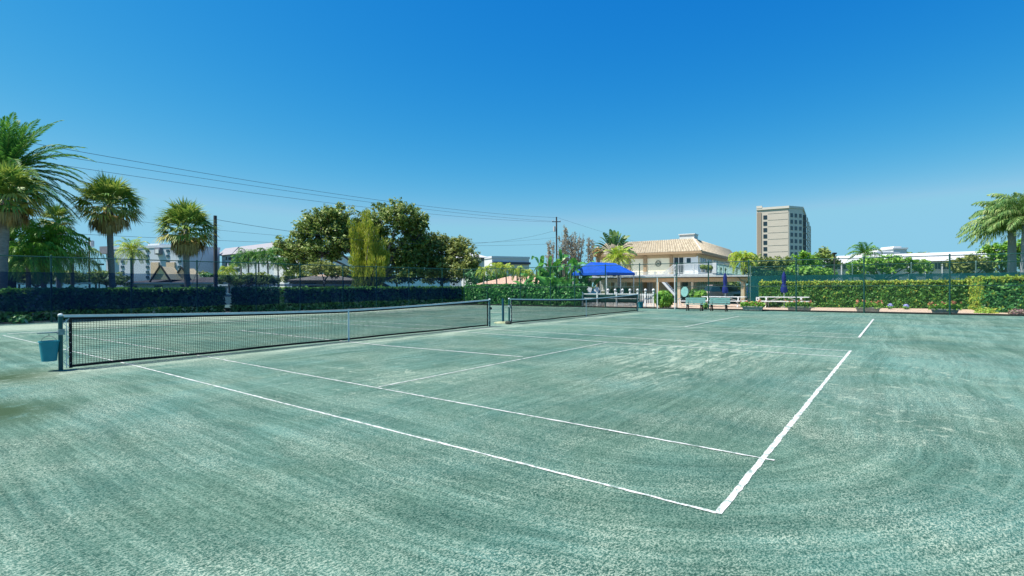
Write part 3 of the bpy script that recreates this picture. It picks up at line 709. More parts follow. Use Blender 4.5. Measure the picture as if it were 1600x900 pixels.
for u, v, d, l in ((1391, 478, 32.2, 'lilac flower clump at the hedge foot, right of the middle planter'), (1416, 479, 31.9, 'lilac flower clump at the hedge foot, halfway between the two right planters'), (1494, 480, 31.0, 'lilac flower clump just right of the rightmost planter')):
    c = D(u, v, d); t = thing('lilac_flowers', (c.x, c.y, .03), l, 'flowers', 'lilac flower clumps along the hedge'); b = MB(); s_ = MB()
    for k_ in range(120): dd = rdir(); leaf(b, c+dd*.16, .05, dd)
    for k_ in range(60): dd = rdir(); dd.z = abs(dd.z)*-.6; leaf(s_, c+V((dd.x*.2, dd.y*.2, dd.z*.25)), .07, rdir())
    for k_ in range(9): dd = rdir(); s_.bar((c.x+dd.x*.08, c.y+dd.y*.08, .0), c+dd*.1, .01, .01)
    b.build('blossom', L_flowb, t); s_.build('leaves', L_bright, t)
def planter(u, d, ln, label, n=1, seed=3):
    random.seed(seed); c = gp(u, d, .03); ex = (PC-PR).normalized(); ey = V((-ex.y, ex.x, 0))
    t = thing('flower_planter', c, label, 'planter', 'concrete flower planters along the side fence')
    b = MB(); h = .26; w = .19; a, z0, z1 = ln/2, .03, .03+h
    def ring(a_, w_, z): return [c+ex*x+ey*y+V((0, 0, z-.03)) for x, y in ((-a_, -w_), (a_, -w_), (a_, w_), (-a_, w_))]
    rs = [ring(a-.07, w-.05, z0), ring(a, w, z1-.05), ring(a+.02, w+.02, z1-.05), ring(a+.02, w+.02, z1), ring(a-.03, w-.03, z1), ring(a-.05, w-.05, z1-.06)]
    i = len(b.v)
    for r_ in rs: b.v += [tuple(p) for p in r_]
    b.f.append((i+3, i+2, i+1, i)); 
    for k_ in range(5):
        for j in range(4): b.f.append((i+4*k_+j, i+4*k_+(j+1) % 4, i+4*k_+4+(j+1) % 4, i+4*k_+4+j))
    b.f.append(tuple(i+20+j for j in range(4))); b.build('trough', M_trough, t)
    lf = MB(); fl = MB()
    for _ in range(int(520*ln)):
        x = rnd(-a-.1, a+.1); y = rnd(-w-.05, w+.05); z = z1+rnd(-.1, .26)*(1-.3*abs(x/a)); leaf(lf, c+ex*x+ey*y+V((0, 0, z)), .075, (rdir()+V((0, 0, .6))).normalized())
    for _ in range(int(26*ln)):
        fl = MB(); x = rnd(-a-.12, a+.12); q = c+ex*x+ey*rnd(-w-.08, w)+V((0, 0, z1+rnd(.05, .36)))
        for _ in range(11): dd = rdir(); leaf(fl, q+dd*.05, .055, dd, 1.2)
        fl.build('flower_head', L_flow, t)
    lf.build('leaves', L_bright, t); return t
planter(1176, 31.6, 1.15, 'planter of orange and yellow flowers left of the right picnic table', seed=4)
planter(1249, 30.9, 1.25, 'planter of coral flowers in front of the right picnic table', seed=5)
planter(1356, 29.4, 1.15, 'planter of coral flowers alone in front of the middle of the long hedge', seed=6)
planter(1476, 27.0, 1.10, 'rightmost planter with salmon and yellow flowers, near the hedge corner', seed=8)

# ================================================================== PATIO FURNITURE
def bench(c, label):
    c = V(c); ex = (PC-PR).normalized(); ey = V((-ex.y, ex.x, 0))    # ey points to the court
    t = thing('teal_bench', c, label, 'bench', 'teal benches at the court side'); w = .60
    b = MB()
    for i in range(3): b.box(-w, -.02+i*.13, .40, w, .10+i*.13, .435, c, ex, ey)
    b.build('seat', M_teal, t); b = MB()
    for i in range(3): b.box(-w, -.085-.02*i, .475+i*.118, w, -.055-.02*i, .58+i*.118, c, ex, ey)
    b.build('backrest', M_teal, t)
    for s in (-.42, .42):
        b = MB(); f = lambda x, y, z: c+ex*x+ey*y+V((0, 0, z)); dk = M_kerb
        b.bar(f(s, -.12, 0), f(s, .02, .40), .06, .06, ex); b.bar(f(s, .38, 0), f(s, .26, .40), .06, .06, ex); b.bar(f(s, -.03, .38), f(s, .34, .38), .05, .04); b.bar(f(s, -.04, .38), f(s, -.15, .80), .05, .03, ex)
        b.build('leg', dk, t)
    return t
bench(gp(1086, 32.1), 'left teal bench beside the gate post'); bench(gp(1124, 31.5), 'right teal bench in front of the white picnic table')
def picnic(c, ln, label):
    c = V(c); ex = (PC-PR).normalized(); ey = V((-ex.y, ex.x, 0)); a = ln/2
    t = thing('picnic_table', c, label, 'picnic table', 'white picnic tables on the patio'); f = lambda x, y, z: c+ex*x+ey*y+V((0, 0, z))
    b = MB(); [b.box(-a, -.37+.15*i, .70, a, -.235+.15*i, .74, c, ex, ey) for i in range(5)]; b.build('tabletop', M_white, t)
    for s in (-1, 1):
        b = MB(); [b.box(-a, s*.62-.13+.14*i, .41, a, s*.62-.01+.14*i, .45, c, ex, ey) for i in range(2)]; b.build('bench_seat', M_white, t)
    for x in (-a+.45, a-.45):
        b = MB(); b.bar(f(x, -.72, 0), f(x, -.28, .70), .09, .045, ex); b.bar(f(x, .72, 0), f(x, .28, .70), .09, .045, ex); b.bar(f(x+.05, -.74, .385), f(x+.05, .74, .385), .05, .05); b.bar(f(x+.05, -.36, .67), f(x+.05, .36, .67), .05, .05)
        b.build('trestle', M_white, t)
        b = MB(); b.bar(f(x, 0, .40), f(x*.22, 0, .68), .045, .06); b.build('brace', M_white, t)
    return t
p1, p2 = gp(1131, 37.0, .03), gp(1225, 35.2, .03)
picnic(p1, 2.95, 'left white picnic table on the patio, behind the right teal bench'); picnic(p2, 3.0, 'right white picnic table in front of the long hedge')
def umbrella(c, ztop, zbot, label, r=.17):
    t = thing('closed_umbrella', c, label, 'umbrella', 'closed navy umbrellas on the picnic tables'); c = V(c); z = c.z
    b = MB(); b.tube([c, (c.x, c.y, ztop-.05)], .02, 8); b.build('pole', M_whitey, t)
    b = MB(); n = 16; prof = [(zbot, .9), (zbot+.12, 1.1), (zbot+.38, .95), (zbot+.60, .55), (zbot+.62, .5), (zbot+.80, .72), (ztop-.25, .6), (ztop-.06, .22), (ztop, .05)]
    rings = []
    for (zz, k_) in prof:
        rings.append(len(b.v))
        for j in range(n):
            a = 2*math.pi*j/n; rr = r*k_*(1+.22*math.cos(a*8)); b.v.append((c.x+rr*math.cos(a), c.y+rr*math.sin(a), zz+(.04*math.cos(a*8) if zz == zbot else 0)))
    for k_ in range(len(prof)-1):
        for j in range(n): b.f.append((rings[k_]+j, rings[k_]+(j+1) % n, rings[k_+1]+(j+1) % n, rings[k_+1]+j))
    b.f.append(tuple(rings[-1]+j for j in range(n))); cp = b.build('canopy', M_navy, t, smooth=True)
    b = MB(); b.lathe((c.x, c.y, zbot+.585), [(r*.66, 0), (r*.66, .05)], 14); b.build('tie_strap', M_navy, cp)
    b = MB(); b.lathe((c.x, c.y, c.z), [(.22, 0), (.22, .06), (.03, .09)], 14); b.build('base', M_conc, t)
umbrella(gp(1133, 37.0, .03), hz(1133, 426, 37.0), hz(1133, 458, 37.0), 'closed navy umbrella standing in the left picnic table')
umbrella(gp(1225, 35.2, .03), hz(1225, 424, 35.2), hz(1225, 457, 35.2), 'closed navy umbrella standing in the right picnic table, against the hedge')
# small white sign board by the windscreened corner
c = gp(1184, 36.2, .03); t = thing('notice_box', c, 'small white box on a post left of the right picnic table', 'box'); b = MB(); b.box(-.025, -.025, 0, .025, .025, .42, c); b.build('post', M_white, t)
b = MB(); ex = (PC-PR).normalized(); ey = V((-ex.y, ex.x, 0)); b.box(-.11, -.06, .40, .11, .06, .70, c, ex, ey); bx = b.build('case', M_white, t); b = MB(); b.box(-.04, .061, .52, .04, .068, .60, c, ex, ey); b.build('opening', M_kerb, bx)
# oval-backed teal garden chair
c = gp(1068, 37.5, .03); t = thing('garden_chair', c, 'pale teal oval-backed garden chair under the carport, left of the benches', 'chair')
f = lambda x, y, z: c+ex*x+ey*y+V((0, 0, z))
b = MB(); zc = hz(1068, 456.5, 37.5); b.extr([f(.27*math.cos(a), -.25-.12*math.sin(a)*.6, zc+.37*math.sin(a)) for a in [2*math.pi*i/20 for i in range(20)]], -ey*.04); b.build('backrest', mat('pale_teal_paint', (.20, .44, .40), .6, .1), t)
b = MB(); [b.box(-.3, -.24+i*.12, .40-.0, .3, -.14+i*.12, .43, c, ex, ey) for i in range(5)]; b.build('seat', M_white, t)
for x in (-.28, .28):
    b = MB(); b.bar(f(x, .32, 0), f(x, .32, .6), .06, .04); b.build('leg', M_white, t)
    b = MB(); b.bar(f(x, -.3, 0), f(x, -.22, .6), .06, .04, ex); b.build('leg', M_white, t)
    b = MB(); b.bar(f(x, -.25, .6), f(x, .38, .61), .09, .03); b.build('armrest', M_white, t)
# blue shade canopy
cN, cL = gp(948, 39.3), gp(893.5, 42.0)
ey_ = (cL-cN).normalized(); ex_ = V((ey_.y, -ey_.x, 0)); cw = (cL-cN).length
for w_ in [x*.1 for x in range(10, 90)]:
    q = cN+ex_*w_; d_ = (q-CAM)
    if 800+FPX*d_.dot(RT)/d_.dot(FW) > 992: break
cl = w_; ze = hz(948, 425.5, 39.3); zr = hz(921, 409.5, 40.7)
t = thing('shade_canopy', cN, 'blue fabric shade canopy with a hipped top beside the clubhouse', 'canopy')
f = lambda x, y, z: cN+ex_*x+ey_*y+V((0, 0, z))
A_, B_, C_, D_ = f(0, 0, ze), f(cl, 0, ze), f(cl, cw, ze), f(0, cw, ze); r0, r1 = f(.25, cw/2, zr), f(cl-.25, cw/2, zr)
b = MB(); b.v += [tuple(p) for p in (A_, B_, C_, D_, r0, r1)]+[tuple(p-V((0, 0, .02))) for p in (A_, B_, C_, D_, r0, r1)]
for F_ in ((0, 1, 5, 4), (1, 2, 5), (2, 3, 4, 5), (3, 0, 4)): b.f.append(F_); b.f.append(tuple(6+i for i in reversed(F_)))
b.build('canopy_top', M_blue, t)
b = MB(); e = .01
for p, q in ((A_, B_), (B_, C_), (C_, D_), (D_, A_)): b.bar(p-V((0, 0, .10)), q-V((0, 0, .10)), .014, .17)
b.build('valance', M_blue, t)
for x, y in ((.08, .08), (cl-.08, .08), (cl-.08, cw-.08), (.08, cw-.08), (cl*.5, .08), (cl*.5, cw-.08)):
    b = MB(); b.tube([f(x, y, 0), f(x, y, ze-.03)], .045, 8); b.build('pole', M_whitey, t)
# white rail with lattice under it
pa, pb = off(onL(905, PC, PR), nR, .45), off(onL(993.5, PC, PR), nR, .45); ex = (pb-pa).normalized(); ey = V((-ex.y, ex.x, 0)); W = (pb-pa).length
t = thing('white_railing', pa, 'white two-rail fence with lattice skirt in front of the blue canopy', 'railing')
for z, w_ in ((.98, .07), (.66, .05)): b = MB(); b.bar(pa+V((0, 0, z)), pb+V((0, 0, z)), .04, w_); b.build('rail', M_white, t)
for s in (.02, W*.285, W*.63, W-.05): b = MB(); b.box(s-.05, -.05, 0, s+.05, .05, 1.12, pa, ex, ey); b.build('post', M_white, t)
b = MB(); n = int(W/.11)
for i in range(-2, n+1):
    for sg in (-1, 1):
        s = i*.11; h_ = .30; a_, c_ = (s, s+h_) if sg == 1 else (s+h_, s)
        if min(a_, c_) < 0 or max(a_, c_) > W: continue
        b.bar(pa+ex*a_+ey*(.012*sg)+V((0, 0, .04)), pa+ex*c_+ey*(.012*sg)+V((0, 0, .34)), .008, .028, ey)
b.build('lattice', M_white, t)
b = MB(); b.box(.06, .10, .36, W-.06, .115, .94, pa, ex, ey); b.build('backing_screen', mat('dark_green_cloth', (.006, .05, .045), .9, .2), t)
# picket fence with ball finials
pa2, pb2 = gp(950, 38.7), gp(1021, 36.2); ex = (pb2-pa2).normalized(); ey = V((-ex.y, ex.x, 0)); W = (pb2-pa2).length
t = thing('picket_fence', pa2, 'white picket fence with ball finials between the canopy and the round shrub', 'fence')
b = MB(); n = int(W/.13)
for i in range(n+1): b.box(i*.13-.02, -.012, .08, i*.13+.03, .012, 1.02, pa2, ex, ey)
b.build('pickets', M_white, t)
for z in (.22, .92): b = MB(); b.bar(pa2+V((0, 0, z))+ey*.03, pb2+V((0, 0, z))+ey*.03, .04, .07); b.build('rail', M_white, t)
for i in range(7):
    q = pa2+ex*W*i/6; b = MB(); b.box(-.05, -.05, 0, .05, .05, 1.16, q, ex, ey); p_ = b.build('post', M_white, t); b = MB(); b.lathe(q+V((0, 0, 1.16)), [(.03, 0), (.09, .05), (.10, .11), (.07, .17), (.01, .2)], 10); b.build('finial', M_white, p_, smooth=True)
# folded sun loungers and a pillar under the canopy
q = gp(917, 43.5); t = thing('pillar', q, 'grey pillar standing left of the covered walkway behind the canopy', 'pillar'); b = MB(); b.box(-.18, -.18, 0, .18, .18, 2.05, q); b.build('shaft', mat('grey_render', (.22, .26, .26), .8, .1), t); b = MB(); b.box(-.23, -.23, 2.05, .23, .23, 2.17, q); b.build('cap', M_whitey, t)
def deckchair(c, label):
    c = V(c); t = thing('deck_chair', c, label, 'deck chair', 'reclining chairs on the deck'); ex, ey = RT.copy(), FW.copy(); ex.z = ey.z = 0; ex.normalize(); ey.normalize(); f = lambda x, y, z: c+ex*x+ey*y+V((0, 0, z))
    bl = mat('blue_sling', (.02, .12, .22), .8, .15)
    b = MB(); b.extr([f(-.3, .3, .42), f(.3, .3, .42), f(.3, .3, .46), f(-.3, .3, .46)], -ey*.75); b.build('seat', bl, t)
    b = MB(); b.bar(f(0, .28, .45), f(.28, .62, 1.28), .6, .05, ey); b.build('backrest', bl, t)
    b = MB(); b.bar(f(.2, .55, 1.1), f(.34, .66, 1.46), .36, .09, ey); b.build('head_towel', M_white, t)
    for x in (-.28, .28):
        for y in (-.4, .28): b = MB(); b.bar(f(x, y, 0), f(x, y, .42), .04, .04); b.build('leg', M_white, t)
deckchair(gp(917, 39.8), 'left blue deck chair behind the white railing'); deckchair(gp(929, 39.9), 'right blue deck chair with a white headrest behind the white railing')
px_bush('low_shrub', 'dark low shrub mass behind the white railing under the canopy', 944, 998, 450, 474, 42.5, L_dkhedge, .14, 1300)
# ================================================================== BUILDINGS
class Face:
    """a vertical wall plane through two ground points seen at u0 (depth d0) and u1 (depth d1)"""
    def __init__(s, P, Q):
        s.P = V((P[0], P[1], 0)); s.Q = V((Q[0], Q[1], 0)); s.ex = (s.Q-s.P).normalized(); s.W = (s.Q-s.P).length
        n = V((s.ex.y, -s.ex.x, 0)); s.n = n if (CAM-s.P).dot(n) > 0 else -n
    def s_(s, u): return (onL(u, s.P, s.Q)-s.P).dot(s.ex)
    def z(s, u, v): p = onL(u, s.P, s.Q); d = (p-CAM).dot(FW); return D(u, v, d).z
    def rect(s, mb, u0, v0, u1, v1, t0=0, t1=.03):
        a, b_ = sorted((s.s_(u0), s.s_(u1))); um = (u0+u1)/2; zz = sorted((s.z(um, v0), s.z(um, v1)))
        mb.box(a, t0, zz[0], b_, t1, zz[1], s.P, s.ex, s.n); return mb
    def rz(s, mb, a, b_, z0, z1, t0=0, t1=.03): mb.box(min(a, b_), t0, z0, max(a, b_), t1, z1, s.P, s.ex, s.n); return mb
M_cream = mat('cream_stucco', (.80, .67, .46), .85, .05, 2, bump=.1)
M_creamp = mat('cream_panel', (.86, .78, .58), .85, .04, 2)
M_tan = mat('brown_trim', (.38, .26, .15), .8, .12, 3)
M_orange = mat('warm_beam', (.74, .50, .27), .8, .08, 3)
M_tile = mat('tile_tan', (.44, .36, .25), .8, .3, 3.5, c2=(.62, .53, .39))
# --- clubhouse
K, E_ = gp(1096, 58), gp(928, 65)
ey = (E_-K).normalized(); ex = V((ey.y, -ey.x, 0))
club = thing('clubhouse', K, 'two-storey cream clubhouse with a tan tiled mansard roof', 'clubhouse')
LN, LD = (E_-K).length, 25.0; ze = 5.45
f = lambda x, y, z=0: K+ex*x+ey*y+V((0, 0, z))
b = MB(); b.box(.7, .7, 0, LD, LN-.5, 5.25, K, ex, ey); b.build('wall', M_cream, club)
FL = Face(f(.7, .7), f(.7, LN-.5)); FR = Face(f(.7, .7), f(LD, .7))
# mansard roof: tile courses on each slope
b = MB(); zt = 6.95; sb = 1.15; cors = [(0, 0), (LD+.3, 0), (LD+.3, LN), (0, LN)]
inn = [(sb, sb), (LD+.3-sb, sb), (LD+.3-sb, LN-sb), (sb, LN-sb)]
b.v += [tuple(f(x, y, ze)) for x, y in cors]+[tuple(f(x, y, zt)) for x, y in inn]+[tuple(f(x, y, ze-.22)) for x, y in cors]
b.f += [(0, 1, 5, 4), (1, 2, 6, 5), (2, 3, 7, 6), (3, 0, 4, 7), (4, 5, 6, 7), (8, 9, 1, 0), (9, 10, 2, 1), (10, 11, 3, 2), (11, 8, 0, 3), (11, 10, 9, 8)]
roof = b.build('roof', mat('roof_underlay', (.34, .26, .18), .9, .1), club)
b = MB()
for c0_, c1_, i0_, i1_ in ((cors[3], cors[0], inn[3], inn[0]), (cors[0], cors[1], inn[0], inn[1])):
    ln = (V(c1_)-V(c0_)).length; n = int(ln/.30); NC = 7
    for r_ in range(NC):
        fa, fb = r_/NC, (r_+1.12)/NC
        L0, R0 = V(c0_).lerp(V(i0_), fa), V(c1_).lerp(V(i1_), fa); L1, R1 = V(c0_).lerp(V(i0_), min(1, fb)), V(c1_).lerp(V(i1_), min(1, fb))
        za, zb = ze+(zt-ze)*fa+.075, ze+(zt-ze)*min(1, fb)+.035
        for i in range(n):
            s0, s1 = i/n, (i+.86)/n; a_, c_ = L0.lerp(R0, s0), L0.lerp(R0, s1); d_, e_ = L1.lerp(R1, s0), L1.lerp(R1, s1); m0, m1 = (a_+c_)/2, (d_+e_)/2
            hh = .09; q = [f(a_.x, a_.y, za-.05), f(m0.x, m0.y, za+hh), f(c_.x, c_.y, za-.05), f(e_.x, e_.y, zb-.05), f(m1.x, m1.y, zb+hh*.7), f(d_.x, d_.y, zb-.05)]
            k_ = len(b.v); b.v += [tuple(p) for p in q]; b.f += [(k_, k_+1, k_+4, k_+5), (k_+1, k_+2, k_+3, k_+4), (k_, k_+2, k_+1)]
b.build('roof_tiles', M_tile, roof)
b = MB()
b.tube([f(0, 0, ze+.08), f(sb, sb, zt+.08)], .11, 6); b.build('hip_tiles', mat('hip_tile', (.72, .60, .47), .8, .15, 3), roof)
b = MB(); b.bar(f(-.02, -.05, ze-.12), f(-.02, LN+.05, ze-.12), .06, .24); b.bar(f(-.05, -.02, ze-.12), f(LD+.3, -.02, ze-.12), .06, .24); b.build('fascia', M_tan, club)
b = MB(); FL.rz(b, 0, FL.W, 4.82, 5.22, .0, .10); FR.rz(b, 0, FR.W, 4.82, 5.22, 0, .10); b.build('frieze', mat('tan_frieze', (.46, .34, .20), .8, .08), club)
# rooftop boxes
A0 = Face(f(2.6, .6), f(2.6, LN))
b = MB(); s_a, s_b = A0.s_(1085), A0.s_(1062); b.box(2.6, .6+s_a, 6.8, 4.4, .6+s_b, A0.z(1075, 366.5), K, ex, ey); rb_ = b.build('roof_stair_box', M_whitey, club)
b = MB(); b.box(2.5, .5+s_a, A0.z(1075, 366.5), 4.5, .7+s_b, A0.z(1075, 366.5)+.1, K, ex, ey); b.build('coping', M_white, rb_)
b = MB(); b.box(3.4, 2.4, 6.9, 8.2, 4.4, 7.25, K, ex, ey); b.build('rooftop_unit', mat('grey_metal', (.34, .38, .40), .6, .1), club)
# long facade: panels, pilasters
for u in (1008.5, 1049.5, 983, 958, 935):
    b = MB(); FL.rect(b, u-2.4, 400, u+2.4, 472, 0, .22); b.build('pilaster', M_tan, club)
for a_, c_ in ((1012.5, 1046.5), (986, 1005.5), (961, 980), (938, 955)):
    b = MB(); FL.rect(b, a_, 401.5, c_, 431, 0, .06); b.build('wall_panel', M_creamp, club)
# round emblem on the panel: ring with three curling letters
s0, zz = FL.s_(1029), FL.z(1029, 412); b = MB(); rr = 4.3*60/FPX; o_ = FL.P+FL.ex*s0+FL.n*.10+V((0, 0, zz))
def cpt(x, y): return o_+(-FL.ex if (FL.ex.dot(RT) < 0) else FL.ex)*x+V((0, 0, y))
b.tube([cpt(rr*math.cos(2*math.pi*i/24), rr*math.sin(2*math.pi*i/24)) for i in range(25)], .035, 5)
for cx_ in (-.16, .14):
    b.tube([cpt(cx_+.13*math.cos(a), .02+.10*math.sin(a)) for a in [2*math.pi*i/12 for i in range(13)]], .022, 4)
b.tube([cpt(-.27, -.09), cpt(.27, -.09)], .02, 4); b.tube([cpt(-.2, .14), cpt(0, -.02), cpt(.2, .14)], .02, 4)
tag(b.build('round_emblem', M_kerb, club), 'dark round wrought emblem on the cream wall panel')
# long facade right end: upper glazed doors behind a balcony
def win(F_, u0, v0, u1, v1, nm='window', cols=1, gm=None, fr=.06, parent=None, rows=1, org=None):
    b = MB(); a, c = sorted((F_.s_(u0), F_.s_(u1))); um = (u0+u1)/2; z0, z1 = sorted((F_.z(um, v0), F_.z(um, v1)))
    for zz0, zz1 in ((z0, z0+fr), (z1-fr, z1)): F_.rz(b, a, c, zz0, zz1, .0, .09)
    for i in range(cols+1):
        s = a+(c-a-fr)*i/cols; F_.rz(b, s, s+fr, z0+fr, z1-fr, 0, .088)
    for j in range(1, rows):
        zz_ = z0+(z1-z0)*j/rows; F_.rz(b, a+fr, c-fr, zz_-.02, zz_+.02, 0, .084)
    o = b.build(nm, M_white, parent); b = MB(); F_.rz(b, a+.01, c-.01, z0+.01, z1-.01, .0, .045); b.build('pane', gm or M_glass, o); return o
win(FL, 1053, 401, 1069, 431, 'door', 2, parent=club); win(FL, 1071.5, 401.5, 1081.5, 413, 'window', 1, M_glassb, .12, club)
b = MB(); FL.rect(b, 1069.5, 400.5, 1091, 431, 0, .04); b.build('white_wall_panel', M_white, club)
for a_, c_ in ((1093, 1102.5), (1104, 1112), (1114, 1121.5), (1123, 1130), (1131.5, 1137.5), (1139, 1144.5)):
    vv = 399.5+(a_-1093)*.06
    win(FR, a_, vv, c_, 412, 'window', 3, fr=.10, parent=club)
b = MB(); FR.rz(b, 0, FR.W, 2.9, 3.92, .0, .05); b.build('lower_wall_band', M_whitey, club)
for a_, c_ in ((1093, 1103), (1105, 1113), (1115, 1123)): win(FR, a_, 439, c_, 455, 'window', 3, M_glassb, .10, club)
# upper floor slab, balcony and walkway
b = MB(); b.box(-2.3, -2.0, 2.62, .69, LN-.5, 2.86, K, ex, ey); b.box(.69, -2.0, 2.62, LD, .69, 2.86, K, ex, ey); b.build('floor_slab', M_white, club)
b = MB(); b.box(-2.2, -1.9, 2.34, .6, LN-.6, 2.617, K, ex, ey); b.box(.6, -1.9, 2.34, LD-.1, .6, 2.617, K, ex, ey); b.build('slab_beam', M_orange, club)
def rail(P, Q, z0, h, m, parent, name='balcony_railing', gap=.16, panels=False):
    P, Q = V(P), V(Q); e_ = (Q-P).normalized(); W_ = (Q-P).length; b = MB(); up = V((0, 0, 1))
    b.bar(P+up*(z0+h), Q+up*(z0+h), .07, .07); b.bar(P+up*(z0+.10), Q+up*(z0+.10), .05, .05)
    n_ = int(W_/gap)
    for i in range(n_+1): q = P+e_*W_*i/n_; b.bar(q+up*(z0+.1), q+up*(z0+h), .028, .028, e_)
    for i in range(int(W_/2.2)+1):
        q = P+e_*min(W_, i*2.2); b.bar(q+up*z0, q+up*(z0+h+.06), .12, .12, e_)
    return b.build(name, m, parent)
yb = (onL(1054, f(-2.2, 0), f(-2.2, 9))-f(-2.2, 0)).dot(ey)
rail(f(-2.2, -1.9), f(-2.2, yb), 2.862, 1.0, M_white, club); rail(f(-2.2, -1.9), f(LD, -1.9), 2.862, 1.0, mat('pale_green_paint', (.40, .58, .52), .6, .1), club)
rail(f(-2.2, yb), f(-2.2, LN-1), 2.862, .25, M_whitey, club, 'low_railing', .4)
b = MB(); b.box(-2.35, -2.05, 2.86, -1.95, -1.65, 4.0, K, ex, ey); b.build('corner_post', M_white, club)
# potted greenery along the gallery rail
for k_, u in enumerate((1098, 1104, 1110, 1117, 1124, 1131)):
    p = onL(u, f(0, -1.75), f(9, -1.75)); t = thing('potted_plant', (p.x, p.y, 2.862), 'potted plant on the clubhouse gallery, %s along the rail' % ('first', 'second', 'third', 'fourth', 'fifth', 'sixth')[k_], 'potted plant', 'potted plants on the gallery')
    b = MB(); b.lathe((p.x, p.y, 2.862), [(.12, 0), (.17, .3), (.15, .3), (.12, .26)], 10); b.build('pot', M_conc, t); b = MB()
    for _ in range(170): dd = rdir(); leaf(b, V((p.x, p.y, 3.4))+V((dd.x*.27, dd.y*.27, dd.z*.24)), .11, dd)
    b.build('foliage', L_oak, t)
# stair with white strings
FS = Face(f(-2.6, 0), f(-2.6, LN)); 
def spt(u, v, o_=0): p = onL(u, FS.P, FS.Q); d_ = (p-CAM).dot(FW); q = D(u, v, d_); return q+FS.n*o_
st_ = MB()
for o_ in (0, .9):
    st_.bar(spt(1058, 461, o_), spt(1036, 437, o_), .06, .22); 
for i in range(9):
    q = spt(1058, 461).lerp(spt(1036, 437), (i+.5)/9); st_.bar(q+V((0, 0, .06)), q+FS.n*.9+V((0, 0, .06)), .26, .05)
st_.build('stair', M_white, club)
b = MB(); 
for o_ in (0, .9):
    b.bar(spt(1036, 431, o_), spt(1056, 414, o_), .05, .09); b.bar(spt(1036, 425+9, o_), spt(1056, 420, o_), .04, .05)
    for i in range(4): q = spt(1036, 433, o_).lerp(spt(1056, 417, o_), i/3); b.bar(q-V((0, 0, .2)), q+V((0, 0, .15)), .03, .03, ex)
b.build('stair_handrail', M_white, club)
b = MB(); b.box(-2.55, yb+.1, 2.3, -2.35, yb+2.0, 3.15, K, ex, ey) if False else None
# ground floor openings on the long facade
for a_, c_, v0 in ((967, 985, 440), (1001, 1020, 439), (938, 955, 441)):
    win(FL, a_, v0, c_, 455, 'window', 4, mat('curtained_glass', (.45, .45, .42), .3, .2, 3), .07, club)
b = MB(); FL.rect(b, 1066, 440, 1075, 468, 0, .05); b.build('door', M_glass, club)
for u in (963, 1028): 
    p = onL(u, f(-2.1, 0), f(-2.1, 9)); b = MB(); b.box(-.16, -.16, 0, .16, .16, 2.34, p); b.build('column', M_orange, club)
# --- carport / covered walk in front
cp = [gp(922, 47.5), gp(1168, 43.5)]
FC = Face(cp[0], cp[1]); t = thing('covered_walkway', cp[0], 'low flat-roofed cream carport in front of the clubhouse', 'carport')
zc0 = 2.30
b = MB(); FC.rz(b, -.3, FC.W+.3, zc0, zc0+.13, -5.2, .25); b.build('roof', M_whitey, t)
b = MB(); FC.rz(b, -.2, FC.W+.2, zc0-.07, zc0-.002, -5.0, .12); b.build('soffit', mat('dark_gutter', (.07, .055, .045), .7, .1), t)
b = MB(); FC.rz(b, 0, FC.W, zc0-.42, zc0-.072, -.16, 0); b.build('beam', M_orange, t)
for u, w_ in ((963, .16), (1060, .16), (1081.5, .09), (1162, .20)):
    p = onL(u, cp[0], cp[1]); b = MB(); b.box(-w_, -w_*2, -.02, w_, -.02, zc0-.43, p, FC.ex, FC.n); b.build('column', M_cream, t)
b = MB(); s = FC.s_(1154); q = FC.P+FC.ex*s+FC.n*.05; b.tube([q+V((0, 0, zc0-.1)), q+V((0, 0, zc0-.28))+FC.ex*.1, q+V((0, 0, zc0-.45))+FC.ex*.45, q+V((0, 0, .1))+FC.ex*.47], .05, 8); b.build('downpipe', M_tan, t)

# --- generic far block
def block(name, label, cat, P, Q, depth, z, wm, group=None, roofm=None, para=.6):
    F_ = Face(P, Q); t = thing(name, F_.P, label, cat, group)
    b = MB(); F_.rz(b, 0, F_.W, -.05, z, -depth, 0); b.build('wall', wm, t)
    b = MB(); F_.rz(b, -.15, F_.W+.15, z, z+para, -depth-.15, .15); b.build('parapet', roofm or wm, t)
    return t, F_
# tower
M_tow = mat('tower_stucco', (.62, .54, .45), .85, .06, .3, stretch=(1, 1, 6)); M_tow2 = mat('tower_stucco_pale', (.72, .65, .57), .85, .05, .5)
T0, T1, T2, T3 = gp(1182.5, 257), gp(1232, 250), gp(1254.5, 254), gp(1264, 325)
zt = D(1232, 324.5, 250).z
tw = thing('apartment_tower', T0, 'tall beige apartment tower beyond the trees', 'tower')
b = MB(); b.prism([(p.x, p.y) for p in (T0, T1, T2, T3, gp(1215, 330))], 0, zt); b.build('wall', M_tow, tw, smooth=False)
F1, F2, F3 = Face(T0, T1), Face(T1, T2), Face(T2, T3)
b = MB(); b.v += []; F1.rz(b, 0, F1.W+.4, zt-.2, zt+.9, -.6, .4); F2.rz(b, 0, F2.W, zt-.2, zt+.9, -.6, .4); F3.rz(b, 0, F3.W, zt-.2, zt+.9, -.6, .4); b.build('parapet', M_tow2, tw)
b = MB(); F1.rect(b, 1182.5, 322, 1191, 326, -6, .5); b.build('stair_head', M_tow2, tw)
b = MB(); F1.rz(b, F1.s_(1183.3), F1.s_(1190), 0, zt-1.5, 0, .25); tag(b.build('shade_strip', mat('tower_shadow_brown', (.36, .28, .21), .85, .05), tw), 'vertical strip of painted shade')  # brown strip paints a band of shade onto the tower face
b = MB(); F2.rz(b, .3, F2.W-.1, 0, zt-.3, 0, .2); b.build('window_wall', M_tow2, tw)
FH = (zt-1.5)/11.6
